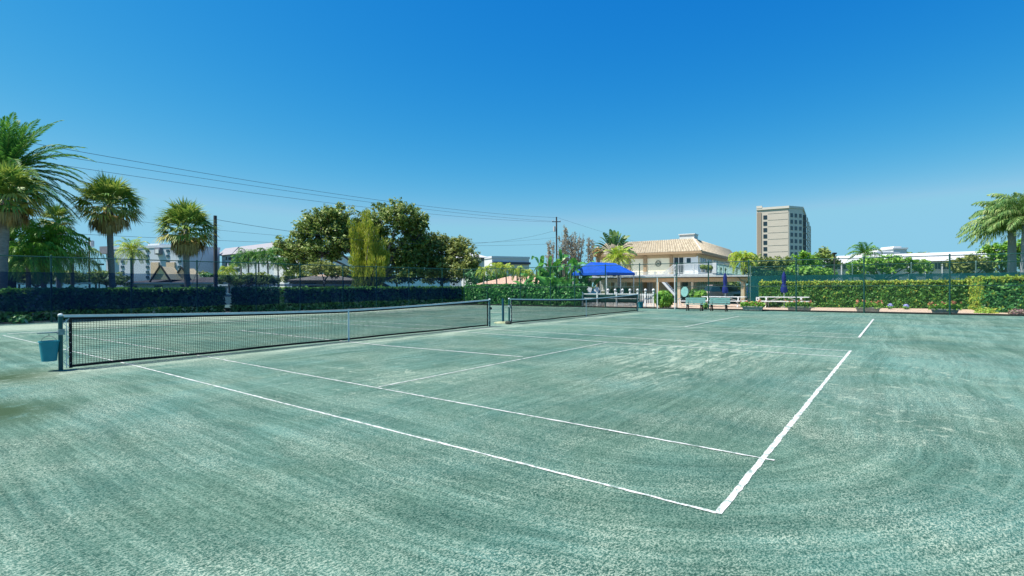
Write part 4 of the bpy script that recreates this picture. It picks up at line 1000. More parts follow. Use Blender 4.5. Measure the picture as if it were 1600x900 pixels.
for i in range(12):
    z1 = zt-3.0-i*3.13; 
    if z1 < 3: break
    b = MB(); F1.rz(b, F1.s_(1193), F1.s_(1198.8), z1-1.9, z1, 0, .12); b.build('stair_opening', M_glass, tw)
    for u in (1236.8, 1243.3, 1250.3):
        s = F2.s_(u); b = MB(); F2.rz(b, s-.85, s+.85, z1-1.55, z1+.35, .15, .28); b.build('window', M_glassb, tw)
    for k_ in range(7):
        b = MB(); s = F3.W*(.05+.135*k_); F3.rz(b, s, s+F3.W*.085, z1-2.1, z1+.4, 0, 1.4+.2*(k_ % 2)); b.build('balcony', M_tow2 if k_ % 2 else M_glass, tw)
    b = MB()
    for k_ in range(2): F1.rz(b, F1.s_(1200), F1.W-.2, z1+.6+k_*.0, z1+.68, 0, .07)
    b.build('floor_band', M_tow2, tw)
# white low apartments on the right
M_wht = mat('white_stucco', (.68, .69, .68), .85, .05, .6); M_gry = mat('pale_grey_roof', (.50, .51, .53), .8, .08, 1)
t, F_ = block('white_apartments', 'long low white building with a grey roof behind the right-hand trees', 'building', gp(1287, 82), gp(1545, 70), 12, 4.7, M_wht, para=.1)
b = MB(); a0, a1 = -1, F_.W+1; z0, z1 = 4.85, 6.15
q = lambda s, y, z: F_.P+F_.ex*s+F_.n*y+V((0, 0, z))
b.v += [tuple(p) for p in (q(a0, .9, z0), q(a1, .9, z0), q(a1, -1.5, z1), q(a0+1.5, -1.5, z1), q(a0+1.5, -11, z1), q(a1, -11, z1), q(a0, -13, z0), q(a1, -13, z0))]
b.f += [(0, 1, 2, 3), (3, 2, 5, 4), (4, 5, 7, 6), (0, 3, 4, 6), (1, 7, 5, 2), (0, 6, 7, 1)]; b.build('roof', M_gry, t)
for u in range(1292, 1535, 13):
    b = MB(); F_.rect(b, u, 411.5, u+8.5, 420.5, 0, .06); w_ = b.build('window', M_glassb, t); b = MB(); F_.rect(b, u+4, 411.6, u+4.6, 420.4, .06, .10); F_.rect(b, u-.3, 420.5, u+8.8, 421.6, 0, .16); b.build('frame', M_wht, w_)
for u in range(1290, 1540, 26): b = MB(); F_.rect(b, u-1, 411, u+.8, 432, .1, .9); b.build('column', M_wht, t)
for (u0, u1, v0, v1, d, l) in ((1366, 1404, 395, 401, 92, 'white flat upper roof left of the little domed one'), (1396, 1417, 388, 397, 96, 'white raised roof box like a small dome above the trees')):
    t, F2_ = block('roof_pavilion', l, 'building', gp(u0, d), gp(u1, d), 6, hz(u0, v0+1.5, d), M_wht, para=.3)
    b = MB(); F2_.rz(b, F2_.W*.2, F2_.W*.75, hz(u0, v0+1.5, d)+.3, hz(u0, v0-1, d)+.3, -4, -.5); b.build('roof_cap', M_wht, t)
# apartments at the far left
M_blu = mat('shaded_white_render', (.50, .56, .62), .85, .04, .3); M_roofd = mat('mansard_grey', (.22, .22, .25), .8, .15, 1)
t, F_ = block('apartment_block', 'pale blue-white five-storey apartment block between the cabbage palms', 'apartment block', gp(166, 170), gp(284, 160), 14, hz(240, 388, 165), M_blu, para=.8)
for u in (192, 231, 263, 281):
    for v in (390, 398, 406.5, 415, 423, 431):
        if u == 192 and v < 400: continue
        b = MB(); F_.rect(b, u-2.2, v, u+2.2, v+4, 0, .2); b.build('window', M_glassb, t)
b = MB(); F_.rect(b, 164, 385.5, 176, 397, -3, 1.6); F_.rect(b, 279.5, 388, 287, 398, -3, 1.2); b.build('mansard_cap', M_roofd, t)
b = MB(); F_.rect(b, 246.5, 387, 254.5, 398, 0, 1.0); b.build('roof_dormer', M_roofd, t); b = MB(); F_.rect(b, 248.5, 390, 253.5, 396, 1.0, 1.2); b.build('dormer_window', M_wht, t)
b = MB(); F_.rect(b, 222, 380, 240, 388, -8, -2); b.build('lift_house', M_wht, t)
for u0, u1 in ((238, 250), (262, 275)): b = MB(); F_.rect(b, u0, 410, u1, 445, 0, .5); b.build('beige_bay', mat('beige_render', (.62, .47, .33), .85, .05), t)
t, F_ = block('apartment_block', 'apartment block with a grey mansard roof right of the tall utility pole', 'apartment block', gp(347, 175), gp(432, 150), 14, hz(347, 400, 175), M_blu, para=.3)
b = MB(); a1 = F_.s_(368); za, zb = hz(347, 399.5, 175), hz(347, 388, 175); q = lambda s, y, z: F_.P+F_.ex*s+F_.n*y+V((0, 0, z))
for s0, s1 in ((-1.0, a1), (a1+.4, F_.W)):
    k_ = len(b.v); b.v += [tuple(p) for p in (q(s0, 1.2, za), q(s1, 1.2, za), q(s1, -1, zb), q(s0+1, -1, zb), q(s0, -14, za), q(s1, -14, za), q(s1, -12, zb), q(s0+1, -12, zb))]; b.f += [tuple(k_+x for x in F) for F in ((0, 1, 2, 3), (3, 2, 6, 7), (4, 7, 6, 5), (0, 3, 7, 4), (1, 5, 6, 2), (0, 4, 5, 1))]
b.build('roof', mat('ribbed_roof', (.30, .29, .31), .8, .3, 6, stretch=(3, 3, .2)), t)
for u in (352, 361, 372):
    for v in (402, 410.5, 419): b = MB(); F_.rect(b, u-3, v, u+3, v+4, 0, .2); b.build('window', M_glass, t)
b = MB(); F_.rect(b, 402, 382, 424, 390, -8, -1); b.build('lift_house', M_wht, t)
t, F_ = block('white_house', 'plain white building between the mansard block and the big tree', 'building', gp(428, 120), gp(468, 112), 12, hz(440, 401, 116), M_wht, para=.3)
b = MB(); F_.rect(b, 436, 402, 440, 408, 0, .2); F_.rect(b, 444, 412, 447, 417, 0, .2); b.build('window', M_glassb, t)
# gabled low houses
def house(label, u0, u1, d0, d1, depth, ze, zr, rm, wm, gable=None):
    F_ = Face(gp(u0, d0), gp(u1, d1)); t = thing('low_house', F_.P, label, 'house'); q = lambda s, y, z: F_.P+F_.ex*s+F_.n*y+V((0, 0, z))
    b = MB(); F_.rz(b, .6, F_.W-.6, -.05, ze, -depth+.6, -.6); b.build('wall', wm, t)
    b = MB(); W_ = F_.W; i_ = min(W_*.45, depth/2); b.v += [tuple(p) for p in (q(0, 0, ze), q(W_, 0, ze), q(W_, -depth, ze), q(0, -depth, ze), q(i_, -depth/2, zr), q(W_-i_, -depth/2, zr), q(0, 0, ze-.18), q(W_, 0, ze-.18), q(W_, -depth, ze-.18), q(0, -depth, ze-.18))]
    b.f += [(0, 1, 5, 4), (1, 2, 5), (2, 3, 4, 5), (3, 0, 4), (6, 7, 1, 0), (7, 8, 2, 1), (8, 9, 3, 2), (9, 6, 0, 3), (9, 8, 7, 6)]; b.build('roof', rm, t)
    n_ = max(2, int(F_.W/4))
    for i in range(n_): b = MB(); s = F_.W*(i+.5)/n_; F_.rz(b, s-.7, s+.7, .9, min(ze-.4, 2.1), -.6, -.52); b.build('window', M_glass, t)
    return t, F_, q
M_rt = mat('tan_shingle', (.34, .24, .17), .9, .2, 2, c2=(.42, .31, .23), bump=.3); M_rb = mat('brown_shingle', (.16, .115, .10), .9, .2, 2, bump=.3); M_rp = mat('salmon_tile', (.56, .36, .26), .9, .15, 2)
t, F_, q = house('brown-roofed low house with two steep cream gables behind the back fence', 182, 348, 76, 72, 11, 2.35, 3.2, M_rb, M_whitey)
for (u, up_, dd_) in ((249, 415, 0), (262, 417, -2.2)):
    s = F_.s_(u); hw = 1.55; zt_ = hz(u, up_, 75); zb_ = hz(u, 437, 75); y = -.3+dd_
    b = MB(); b.extr([q(s-hw, y, zb_), q(s+hw, y, zb_), q(s, y, zt_-.15)], -F_.n*2.2); g_ = b.build('gable', mat('gable_cream', (.72, .58, .36), .85, .06), t)
    b = MB(); b.bar(q(s-hw-.3, y+.12, zb_-.3), q(s, y+.12, zt_), .22, .14); b.bar(q(s+hw+.3, y+.12, zb_-.3), q(s, y+.12, zt_), .22, .14); b.build('gable_trim', M_kerb, g_)
house('tan low house with hipped roof seen behind the big tree and its windscreen', 448, 590, 66, 70, 10, 2.5, 3.5, M_rt, mat('tan_wall', (.42, .34, .27), .85, .1))
t, F_, q = house('salmon-roofed low house behind the small yellow palms', 752, 905, 66, 68, 9, 1.9, 3.0, M_rp, M_cream)
t, F_ = block('flat_white_building', 'flat-roofed white building behind the small yellow palms', 'building', gp(769, 120), gp(827, 124), 14, hz(800, 404, 122), M_wht, para=.5)
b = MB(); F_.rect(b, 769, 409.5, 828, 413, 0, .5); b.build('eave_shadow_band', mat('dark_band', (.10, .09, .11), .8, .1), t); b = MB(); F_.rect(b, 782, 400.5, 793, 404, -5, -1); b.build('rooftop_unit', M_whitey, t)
t, F_ = block('small_white_house', 'small white two-storey house peeping out right of the big trees', 'house', gp(738, 110), gp(757, 112), 9, hz(745, 402, 110), M_wht, para=.1)
b = MB(); W_ = F_.W; z_ = hz(745, 402, 110); q = lambda s, y, z: F_.P+F_.ex*s+F_.n*y+V((0, 0, z)); b.v += [tuple(p) for p in (q(-1, 1, z_), q(W_+1, 1, z_), q(W_+1, -9, z_), q(-1, -9, z_), q(W_/2, -4, z_+1.5))]; b.f += [(0, 1, 4), (1, 2, 4), (2, 3, 4), (3, 0, 4), (3, 2, 1, 0)]; b.build('roof', M_gry, t)
b = MB(); F_.rect(b, 752, 403, 756, 408, 0, .1); b.build('window', M_glassb, t)
for (u0, u1, d0, d1, l) in ((-60, 190, 52, 56, 'long white-roofed carport seen through the left part of the windscreen'), (200, 352, 58, 62, 'white-roofed carport seen through the windscreen left of the utility pole'), (356, 560, 50, 60, 'white-roofed carport right of the utility pole, behind the hedge')):
    F_ = Face(gp(u0, d0), gp(u1, d1)); t = thing('parking_shelter', F_.P, l, 'carport', 'white-roofed carports in the car park'); b = MB(); z_ = 2.05 if u0 < 300 else 1.75; F_.rz(b, 0, F_.W, z_, z_+.16, -4.5, 0); b.build('roof', M_white, t)
    for i in range(int(F_.W/4)+1): b = MB(); F_.rz(b, min(F_.W-.1, i*4+.1), min(F_.W, i*4+.2), 0, z_, -.4, -.3); b.build('post', M_whitey, t)

# ================================================================== CARS
def car(c, rz, label, pm, L_=4.6, W_=1.85, H=1.7):
    t = thing('parked_car', c, label, 'car', 'parked cars', 0); c = V(c)
    X = lambda x, y, z: c+V((x, y, z)); h2 = W_/2
    low = [(-L_/2, .45), (-L_/2+.05, .85), (-L_/2+.5, 1.0), (L_/2-.15, 1.02), (L_/2, .8), (L_/2, .42), (L_/2-.2, .28), (-L_/2+.2, .28)]
    up_ = [(-L_/2+1.0, .98), (-L_/2+1.65, H-.08), (-L_/2+2.1, H), (L_/2-.7, H-.02), (L_/2-.2, 1.0)]
    b = MB(); b.extr([X(x, -h2, z) for x, z in low], (0, W_, 0)); body = b.build('body', pm, t)
    b = MB(); i = len(b.v); b.v += [tuple(X(x, -h2+(.04 if z < 1.1 else .2), z)) for x, z in up_]+[tuple(X(x, h2-(.04 if z < 1.1 else .2), z)) for x, z in up_]
    n = 5; b.f += [tuple(range(n))[::-1], tuple(range(n, 2*n))]+[(k, (k+1) % n, n+(k+1) % n, n+k) for k in range(n)]; b.build('cabin', M_glass, t)
    b = MB(); b.box(-L_/2+1.75, -h2+.2, H-.02, L_/2-.75, h2-.2, H+.035, c); b.build('roof', pm, t)
    for sx in (-1, 1):
        for sy in (-1, 1):
            q = X(sx*(L_/2-.85), sy*(h2-.1), .33); b = MB(); b.tube([q-V((0, .11, 0)), q+V((0, .11, 0))], .33, 16); w_ = b.build('wheel', M_black, t)
            b = MB(); b.tube([q+V((0, sy*.112, 0)), q+V((0, sy*.125, 0))], .2, 12); b.build('rim', M_gry, w_)
    for sy in (-1, 1): b = MB(); b.box(-L_/2-.01, sy*(h2-.28)-.2, .68, -L_/2+.1, sy*(h2-.28)+.2, .86, c); b.build('headlight', M_gry, t)
    b = MB(); b.box(-L_/2-.015, -.42, .5, -L_/2+.06, .42, .8, c); b.build('grille', M_black, t)
    t.rotation_euler.z = rz; return t
yaw_fw = math.atan2(FW.y, FW.x)
car(gp(1131, 49, -.02), yaw_fw+.15, 'silver pink car parked nose out under the carport behind the left umbrella', mat('silver_car_paint', (.70, .56, .55), .3, .1, 1, spec=.6), 4.6, 2.05, 1.6)
car(gp(1160, 53, -.02), yaw_fw+.25, 'blue car half hidden by the right carport column', mat('blue_car_paint', (.04, .16, .30), .3, .1, 1, spec=.6), 4.4, 1.85, 1.5)
car(gp(367, 35, -.02), yaw_fw+1.3, 'pale grey-green car seen in the gap of the dark hedge', mat('grey_green_car_paint', (.22, .38, .40), .3, .1, 1, spec=.6), 4.4, 1.8, 1.15)

# ================================================================== POLES AND WIRES
def upole(u, vtop, d, r, label, arms=(), extra=None):
    c = gp(u, d); z = hz(u, vtop, d); t = thing('utility_pole', c, label, 'utility pole')
    b = MB(); b.tube([c, c+V((0, 0, z))], [r, r*.78], 10); b.build('shaft', M_wood, t)
    for za, w_ in arms:
        b = MB(); q = c+V((0, 0, za)); b.bar(q-RT*w_, q+RT*w_, .12, .14); a_ = b.build('crossarm', M_wood, t)
        b = MB(); [b.lathe(q+RT*w_*s+V((0, 0, .07)), [(.03, 0), (.07, .08), (.05, .2), (.01, .24)], 8) for s in (-.9, -.1, .85)]; b.build('insulator', M_gry, a_)
    return t, c, z
upole(337, 337, 40, .155, 'thick dark utility pole between the cabbage palm and the mansard apartments')
t, c, z = upole(140, 371, 62, .11, 'thinner utility pole with a transformer near the left palms', ((hz(140, 379, 62), .45),))
b = MB(); b.tube([c+RT*.35+V((0, 0, z-1.1)), c+RT*.35+V((0, 0, z-.4))], .2, 12); b.build('transformer', M_gry, t)
t, c, z = upole(870, 339, 92, .16, 'distant wooden utility pole above the banana plants', ((hz(870, 346.5, 92), .75),))
b = MB(); b.tube([c-RT*.38+V((0, 0, z-2.6)), c-RT*.38+V((0, 0, z-1.7))], .2, 12); b.build('transformer', M_gry, t)
def wire(a, b_, mid, label, r):
    A, B = D(*a), D(*b_); um, vm = mid
    best = min((i/400 for i in range(1, 400)), key=lambda t_: abs((lambda p: 800+FPX*(p-CAM).dot(RT)/(p-CAM).dot(FW))(A.lerp(B, t_))-um))
    p = A.lerp(B, best); d = (p-CAM).dot(FW); sag = (p.z-hz(um, vm, d))/(4*best*(1-best))
    m = MB(); m.tube([A.lerp(B, i/40)-V((0, 0, 4*sag*(i/40)*(1-i/40))) for i in range(41)], r, 5)
    tag(m.build('power_line', M_wire, org=A), label, 'power line', 'overhead lines')
wire((-40, 207, 34), (870, 340, 92), (400, 284), 'topmost power line crossing from the left palms to the far pole', .017)
wire((-40, 222, 34), (867, 346, 92), (400, 291), 'second power line from the top, crossing to the far pole', .015)
wire((-40, 237, 34), (872, 347, 92), (400, 302), 'third power line from the top, crossing to the far pole', .015)
wire((-40, 312, 40), (868, 371, 92), (400, 365), 'faint power line passing behind the palm heads below the top three', .012)
wire((-20, 358, 40), (866, 381, 92), (400, 378), 'lowest long power line, crossing the tall pole at mid height', .015)
wire((338, 343, 40), (868, 360, 92), (437, 359), 'power line leaving the head of the thick utility pole', .015)
wire((871, 340, 92), (1010, 382, 130), (950, 365), 'faint power line running right from the far pole towards the clubhouse', .015)
wire((338, 345, 40), (300, 445, 40), (318, 396), 'guy wire slanting down left from the thick utility pole', .016)
def lamp(u, vt, d, w_, label):
    c = gp(u, d); z = hz(u, vt, d); t = thing('street_lamp', c, label, 'street lamp'); b = MB(); b.tube([c, c+V((0, 0, z))], [.07, .05], 8); b.build('shaft', M_wood, t)
    b = MB(); q = c+V((0, 0, z)); b.bar(q-RT*w_, q+RT*w_, .25, .14); b.build('lamp_head', M_kerb, t)
lamp(155, 413, 48, .38, 'low lamp post with a wide dark head beside the left utility pole'); lamp(1304, 396, 47, .14, 'dark lamp post behind the long hedge, left of the white building')

# ================================================================== TREES
def E(u, v, ru, rv, d): return (D(u, v, d), ru*d/FPX, rv*d/FPX)
feather_palm('date_palm', 'huge date palm at the left edge with long arching dark green fronds', gp(16, 29), D(8, 268, 29), 100, 4.15, L_palm, .62, (-.62, 1.5), (.30, .27), 56, .50, .095, .12, M_trunkd, seed=3, dead=12, boots=True, fwd=.5, bend=(0, 0, 0))
fan_palm('cabbage_palm', 'cabbage palm at the left edge in front of the big date palm', gp(0, 25.2), D(8, 308, 25.2), 1.78, 5, nf=60, deadn=26, tr=(.22, .19))
fan_palm('cabbage_palm', 'taller cabbage palm with a pale trunk left of the blue-white apartments', gp(179, 31), D(171, 322, 31), 1.88, 9, (-.05, .02, 0), nf=56, deadn=34)
fan_palm('cabbage_palm', 'lower cabbage palm just left of the thick utility pole', gp(297, 31), D(291, 359, 31), 1.78, 12, (-.08, .0, 0), nf=56, deadn=30)
fan_palm('cabbage_palm', 'brownish cabbage palm head behind the queen palm, right of the date palm', gp(92, 38), D(90, 345, 38), 1.2, 15, nf=36, deadn=20, tr=(.15, .13))
G2 = 'feather palms behind the back fence'
feather_palm('queen_palm', 'bright green queen palm left of the thin utility pole', gp(72, 29), D(66, 380, 29), 56, 2.6, L_bright, 1.5, (-.8, 1.45), (.14, .11), 28, .6, .09, .5, seed=21, group=G2)
feather_palm('queen_palm', 'second queen palm, lower and nearer the date palm', gp(40, 27.5), D(44, 404, 27.5), 40, 1.9, L_bright, 1.5, (-.5, 1.3), (.12, .1), 24, .55, .09, .5, seed=22, group=G2)
feather_palm('queen_palm', 'queen palm with long drooping pale fronds reaching the thin utility pole', gp(112, 32), D(112, 402, 32), 30, 2.3, L_royal, 2.0, (-.4, 1.0), (.11, .09), 24, .6, .04, .9, seed=23, group=G2)
feather_palm('small_palm', 'small round-headed palm in front of the blue-white apartment block', gp(206, 45), D(206, 391, 45), 34, 1.75, L_palmy, 1.6, (-.6, 1.4), (.13, .11), 20, .42, .07, .25, seed=24, group=G2)
for k_, (u, v, s_, l) in enumerate(((376, 408, .9, 'leftmost slim palm of the cluster before the mansard block'), (388, 400, 1, 'second slim palm of the cluster before the mansard block'), (404, 402, 1, 'third slim palm of the cluster before the mansard block'), (418, 398, 1.1, 'fourth and tallest slim palm of the cluster before the mansard block'), (434, 410, .85, 'slim palm nearest the big tree in the cluster'), (357, 422, .8, 'low yellowish palm at the left of the cluster before the mansard block'))):
    feather_palm('slim_palm', l, gp(u+2, 52), D(u, v, 52), 22, 1.55*s_, L_palm if k_ != 5 else L_palmy, 1.9, (-.5, 1.4), (.09, .07), 16, .45, .07, .5, seed=30+k_, group='slim palm cluster')
for k_, (u, v, s_, l) in enumerate(((757, 424, .9, 'leftmost small yellow-green palm before the salmon roof'), (775, 419, 1, 'second small yellow-green palm before the salmon roof'), (790, 421, 1, 'third small yellow-green palm before the salmon roof'), (808, 425, .9, 'fourth small yellow-green palm before the salmon roof'), (822, 428, .8, 'rightmost small yellow-green palm next to the banana plants'))):
    feather_palm('young_palm', l, gp(u+rnd(-3, 3), 50), D(u, v, 50), 20, 1.25*s_, L_palmy, 2.2, (-.3, 1.35), (.07, .06), 15, .36, .08, .35, seed=40+k_, group='young palms behind the side fence')
feather_palm('clubhouse_palm', 'leafy green palm at the right end of the clubhouse', gp(1163, 50), D(1161, 404, 50), 42, 1.75, L_palmy, 1.7, (-.8, 1.3), (.13, .1), 20, .5, .09, .5, seed=50)
feather_palm('feather_palm', 'dark green palm with an upright spear standing above the white building', gp(1352, 62), D(1351, 396, 62), 22, 2.1, L_palm, 1.3, (-.15, 1.5), (.14, .11), 22, .6, .09, .35, seed=51, wind=(0, .5, 0))
wl = tuple(-RT*1.0)
feather_palm('royal_palm', 'wind-blown royal palm at the right edge with a smooth pale trunk', gp(1579, 46), D(1581, 362, 46), 46, 3.9, L_royal, 1.1, (-.15, 1.45), (.36, .27), 34, .95, .11, .5, mat('smooth_grey_trunk', (.32, .34, .36), .8, .1, 3), wl, 'royal palms at the right edge', 52, shaft=True)
feather_palm('royal_palm', 'second royal palm half out of the picture at the right edge', gp(1602, 44), D(1604, 350, 44), 40, 3.7, L_royal, 1.1, (-.1, 1.45), (.36, .27), 34, .95, .11, .5, MATS['smooth_grey_trunk'], wl, 'royal palms at the right edge', 53, shaft=True)
# big trees left of the centre
random.seed(5)
base = gp(600, 60)
broad_tree('spreading_tree', 'big dark spreading oak in the middle of the tree group, tallest of all', 'tree', base,
    [E(500, 352, 34, 30, 60), E(470, 385, 36, 24, 60), E(535, 345, 30, 26, 61), E(590, 345, 30, 28, 62), E(625, 335, 30, 24, 60), E(640, 360, 28, 26, 62), E(560, 375, 40, 26, 62), E(500, 395, 36, 20, 60), E(455, 400, 18, 18, 60), E(615, 395, 40, 30, 62), E(655, 375, 22, 20, 62), E(640, 405, 30, 20, 62), E(530, 375, 36, 24, 60), E(480, 360, 22, 18, 60), E(438, 388, 14, 12, 60), E(515, 340, 24, 18, 60), E(575, 362, 26, 20, 62), E(465, 418, 22, 12, 60), E(640, 425, 30, 12, 62), E(595, 425, 26, 10, 62), E(655, 345, 14, 14, 62)],
    L_oak, .19, 1.0, .33, .56, trunks=[gp(570, 60), gp(640, 61)], seed=61)
broad_tree('rounded_tree', 'olive-green rounded tree right of the big oak', 'tree', gp(690, 64), [E(668, 385, 24, 22, 64), E(690, 395, 26, 26, 64), E(720, 395, 24, 26, 63), E(700, 415, 40, 16, 63), E(655, 410, 24, 22, 63), E(680, 375, 20, 14, 64), E(715, 385, 20, 14, 64), E(680, 425, 26, 12, 64), E(725, 425, 20, 12, 64)], L_oak2, .18, 1.0, .22, .55, seed=62)
broad_tree('rounded_tree', 'smaller olive tree at the right end of the tree group', 'tree', gp(728, 60), [E(735, 408, 14, 20, 60), E(722, 422, 18, 12, 60), E(742, 422, 10, 14, 60)], L_oak2, .19, 1.1, .15, .5, seed=63)
# feathery yellow-green casuarina
random.seed(64); base = gp(575, 54); t = thing('feathery_tree', base, 'tall feathery yellow-green tree in front of the big oak', 'tree'); tb = MB(); lb = MB()
for k_, (u, v, w_) in enumerate(((548, 345, 11), (560, 352, 12), (572, 332, 15), (585, 358, 14), (598, 378, 14), (566, 385, 22), (590, 402, 26), (552, 400, 18), (605, 395, 12), (578, 345, 10))):
    tp_ = D(u, v, 54+rnd(-1, 1)); tb.tube([base, base.lerp(tp_, .5)+V((rnd(-.3, .3), rnd(-.3, .3), 0)), tp_], [.12, .07, .02], 6)
    for i in range(230):
        f_ = rnd(.30, 1.0); q = base.lerp(tp_, f_); rr = w_*54/FPX*(1.15-f_*.75); dd = rdir(); q = q+V((dd.x*rr, dd.y*rr, dd.z*rr*.6))
        for j in range(5):
            a_ = q+rdir()*.12; dr = (V((rnd(-.35, .35), rnd(-.35, .35), rnd(.5, 1)))*(1 if random.random() < .6 else -1)).normalized(); ln = rnd(.25, .5); sd = dr.cross(rdir()).normalized()*.030
            lb.quad(a_-sd, a_+sd, a_+dr*ln+sd*.3, a_+dr*ln-sd*.3)
tb.build('trunk', M_bark, t); lb.build('crown', L_cas, t)
broad_tree('low_tree', 'low yellow-green tree over the tan roof beneath the big oak', 'tree', gp(505, 55), [E(500, 418, 26, 9, 55), E(525, 424, 24, 8, 55)], L_oak2, .17, 1.1, .12, .45, seed=65)
broad_tree('low_tree', 'low dark tree between the two left palms and the gabled house', 'tree', gp(165, 44), [E(165, 433, 22, 9, 44), E(190, 438, 16, 6, 44)], L_oak, .16, 1.1, .12, .45, seed=66)
broad_tree('low_tree', 'low green tree in front of the slim palm cluster', 'tree', gp(375, 49), [E(362, 437, 22, 8, 49), E(395, 436, 20, 8, 49), E(420, 437, 16, 8, 49)], L_oak, .16, 1.1, .12, .45, seed=67)
broad_tree('low_tree', 'dark bushy tree under the queen palms at the left', 'tree', gp(55, 40), [E(25, 425, 26, 14, 40), E(60, 432, 26, 10, 40), E(100, 432, 22, 10, 40)], L_oak, .16, 1.1, .12, .5, seed=68)
broad_tree('low_tree', 'small dark tree left of the young palms, behind the fence corner', 'tree', gp(738, 54), [E(736, 434, 10, 12, 54)], L_dkhedge, .15, 1.3, .1, .4, seed=69)
# bare feathery trees by the far pole
def bare(u0, u1, v0, label, seed, n):
    random.seed(seed); d = 78; base = gp((u0+u1)/2, d); t = thing('sparse_tree', base, label, 'tree', 'thin half-bare trees by the far pole'); tb = MB(); lb = MB()
    for k_ in range(n):
        u = rnd(u0, u1); tp_ = D(u, v0+abs(u-(u0+u1)/2)*.5+rnd(0, 14), d+rnd(-2, 2)); m_ = base.lerp(tp_, .5)+V((rnd(-.4, .4), rnd(-.4, .4), 0)); tb.tube([base+V((rnd(-.2, .2), rnd(-.2, .2), 0)), m_, tp_], [.09, .06, .02], 5)
        for i in range(22):
            f_ = rnd(.35, 1); q = (m_.lerp(tp_, f_*2-1) if f_ > .5 else base.lerp(m_, f_*2)); dd = V((rnd(-1, 1), rnd(-1, 1), rnd(.2, 1.2))).normalized(); ln = rnd(.5, 1.3)*(1.2-f_); tb.bar(q, q+dd*ln, .035, .035)
            for j in range(6): leaf(lb, q+dd*ln*rnd(.2, 1.1)+rdir()*.2, .13, rdir(), 2.2)
    tb.build('trunk', mat('greyish_bark', (.30, .27, .24), .95, .2), t); lb.build('crown', L_bare, t)
bare(872, 890, 352, 'thin half-bare tree immediately right of the far utility pole', 71, 11); bare(888, 912, 360, 'denser brown half-bare tree right of the far utility pole', 72, 15); bare(915, 930, 366, 'slender half-bare tree nearest the clubhouse roof', 73, 7); bare(852, 866, 372, 'slender half-bare tree left of the far utility pole', 74, 6)
# banana / bird of paradise clumps
def banana(c, zt, n, ln, label, seed, rad=.8, el=(.5, 1.45)):
    random.seed(seed); c = V(c); t = thing('banana_plant', c, label, 'banana plant', 'banana plants beside the canopy'); mb = MB(); sb_ = MB()
    for k_ in range(n):
        a = rnd(0, 6.28); q = c+V((math.cos(a), math.sin(a), 0))*rnd(0, rad); st = rnd(.25, 1)*(zt-ln*.9); 
        sb_.tube([q, q+V((0, 0, st))], [.09, .06], 7)
        paddle(mb, sb_, q+V((0, 0, st)), rnd(0, 6.28), rnd(*el), rnd(.2, .6), ln*rnd(.8, 1.15), rnd(.36, .55), rnd(.5, 1.3))
    sb_.build('stem', mat('banana_stem', (.10, .14, .05), .7, .25), t); mb.build('leaves', L_banana, t); return t
for k_, (u, v, d, n, l) in enumerate(((838, 395, 44, 20, 'banana plant with upright paddle leaves at the left of the clump'), (858, 402, 43, 20, 'banana plant second from the left of the clump'), (876, 392, 44, 22, 'tallest banana plant in the middle of the clump'), (897, 398, 43, 18, 'banana plant with a broad bright leaf, right of the tallest'), (908, 412, 42, 16, 'lower banana plant just behind the blue canopy edge'), (862, 425, 41.5, 22, 'low banana growth above the hedge, left of the blue canopy'))):
    banana(gp(u, d), hz(u, v, d), n, 1.3, l, 80+k_, .85)
# traveller's palm and its yellow companion
random.seed(90); d = 49; c = gp(960, d); t = thing('travellers_palm', c, 'fan-shaped traveller palm in front of the clubhouse roof', 'palm tree'); mb = MB(); sb_ = MB(); tb = MB()
hub = D(960, 398, d); tb.tube([c, hub], [.2, .15], 10); tb.build('trunk', M_trunk, t, smooth=True)
pl = (RT*.96+FW*.25); pl.z = 0; pl.normalize(); azp = math.atan2(pl.y, pl.x)
for k_ in range(19):
    a = -1.35+2.7*k_/18; el_ = math.pi/2-abs(a); az = azp if a > 0 else azp+math.pi
    paddle(mb, sb_, hub, az+rnd(-.1, .1), el_, rnd(.8, 1.05), 1.4*rnd(.85, 1.1), .50, .2+abs(a)*.35)
sb_.build('leaf_stalk', mat('travellers_stalk', (.10, .10, .06), .7, .2), t); mb.build('leaves', leafmat('dark_ragged_leaf', [(.015, .045, .015), (.03, .08, .02), (.07, .12, .03), (.12, .13, .06)], .2), t)
feather_palm('areca_palm', 'yellow-green palm growing under the traveller palm behind the canopy', gp(966, 46), D(966, 404, 46), 30, 1.7, L_palmy, 1.3, (-.5, 1.45), (.11, .09), 18, .45, .09, .3, seed=91)
px_bush('brown_shrub', 'reddish brown foliage at the left end of the clubhouse roof', 926, 944, 386, 402, 50, leafmat('reddish_leaf', [(.10, .07, .02), (.20, .12, .05), (.26, .20, .07)], .2), .14, 260)
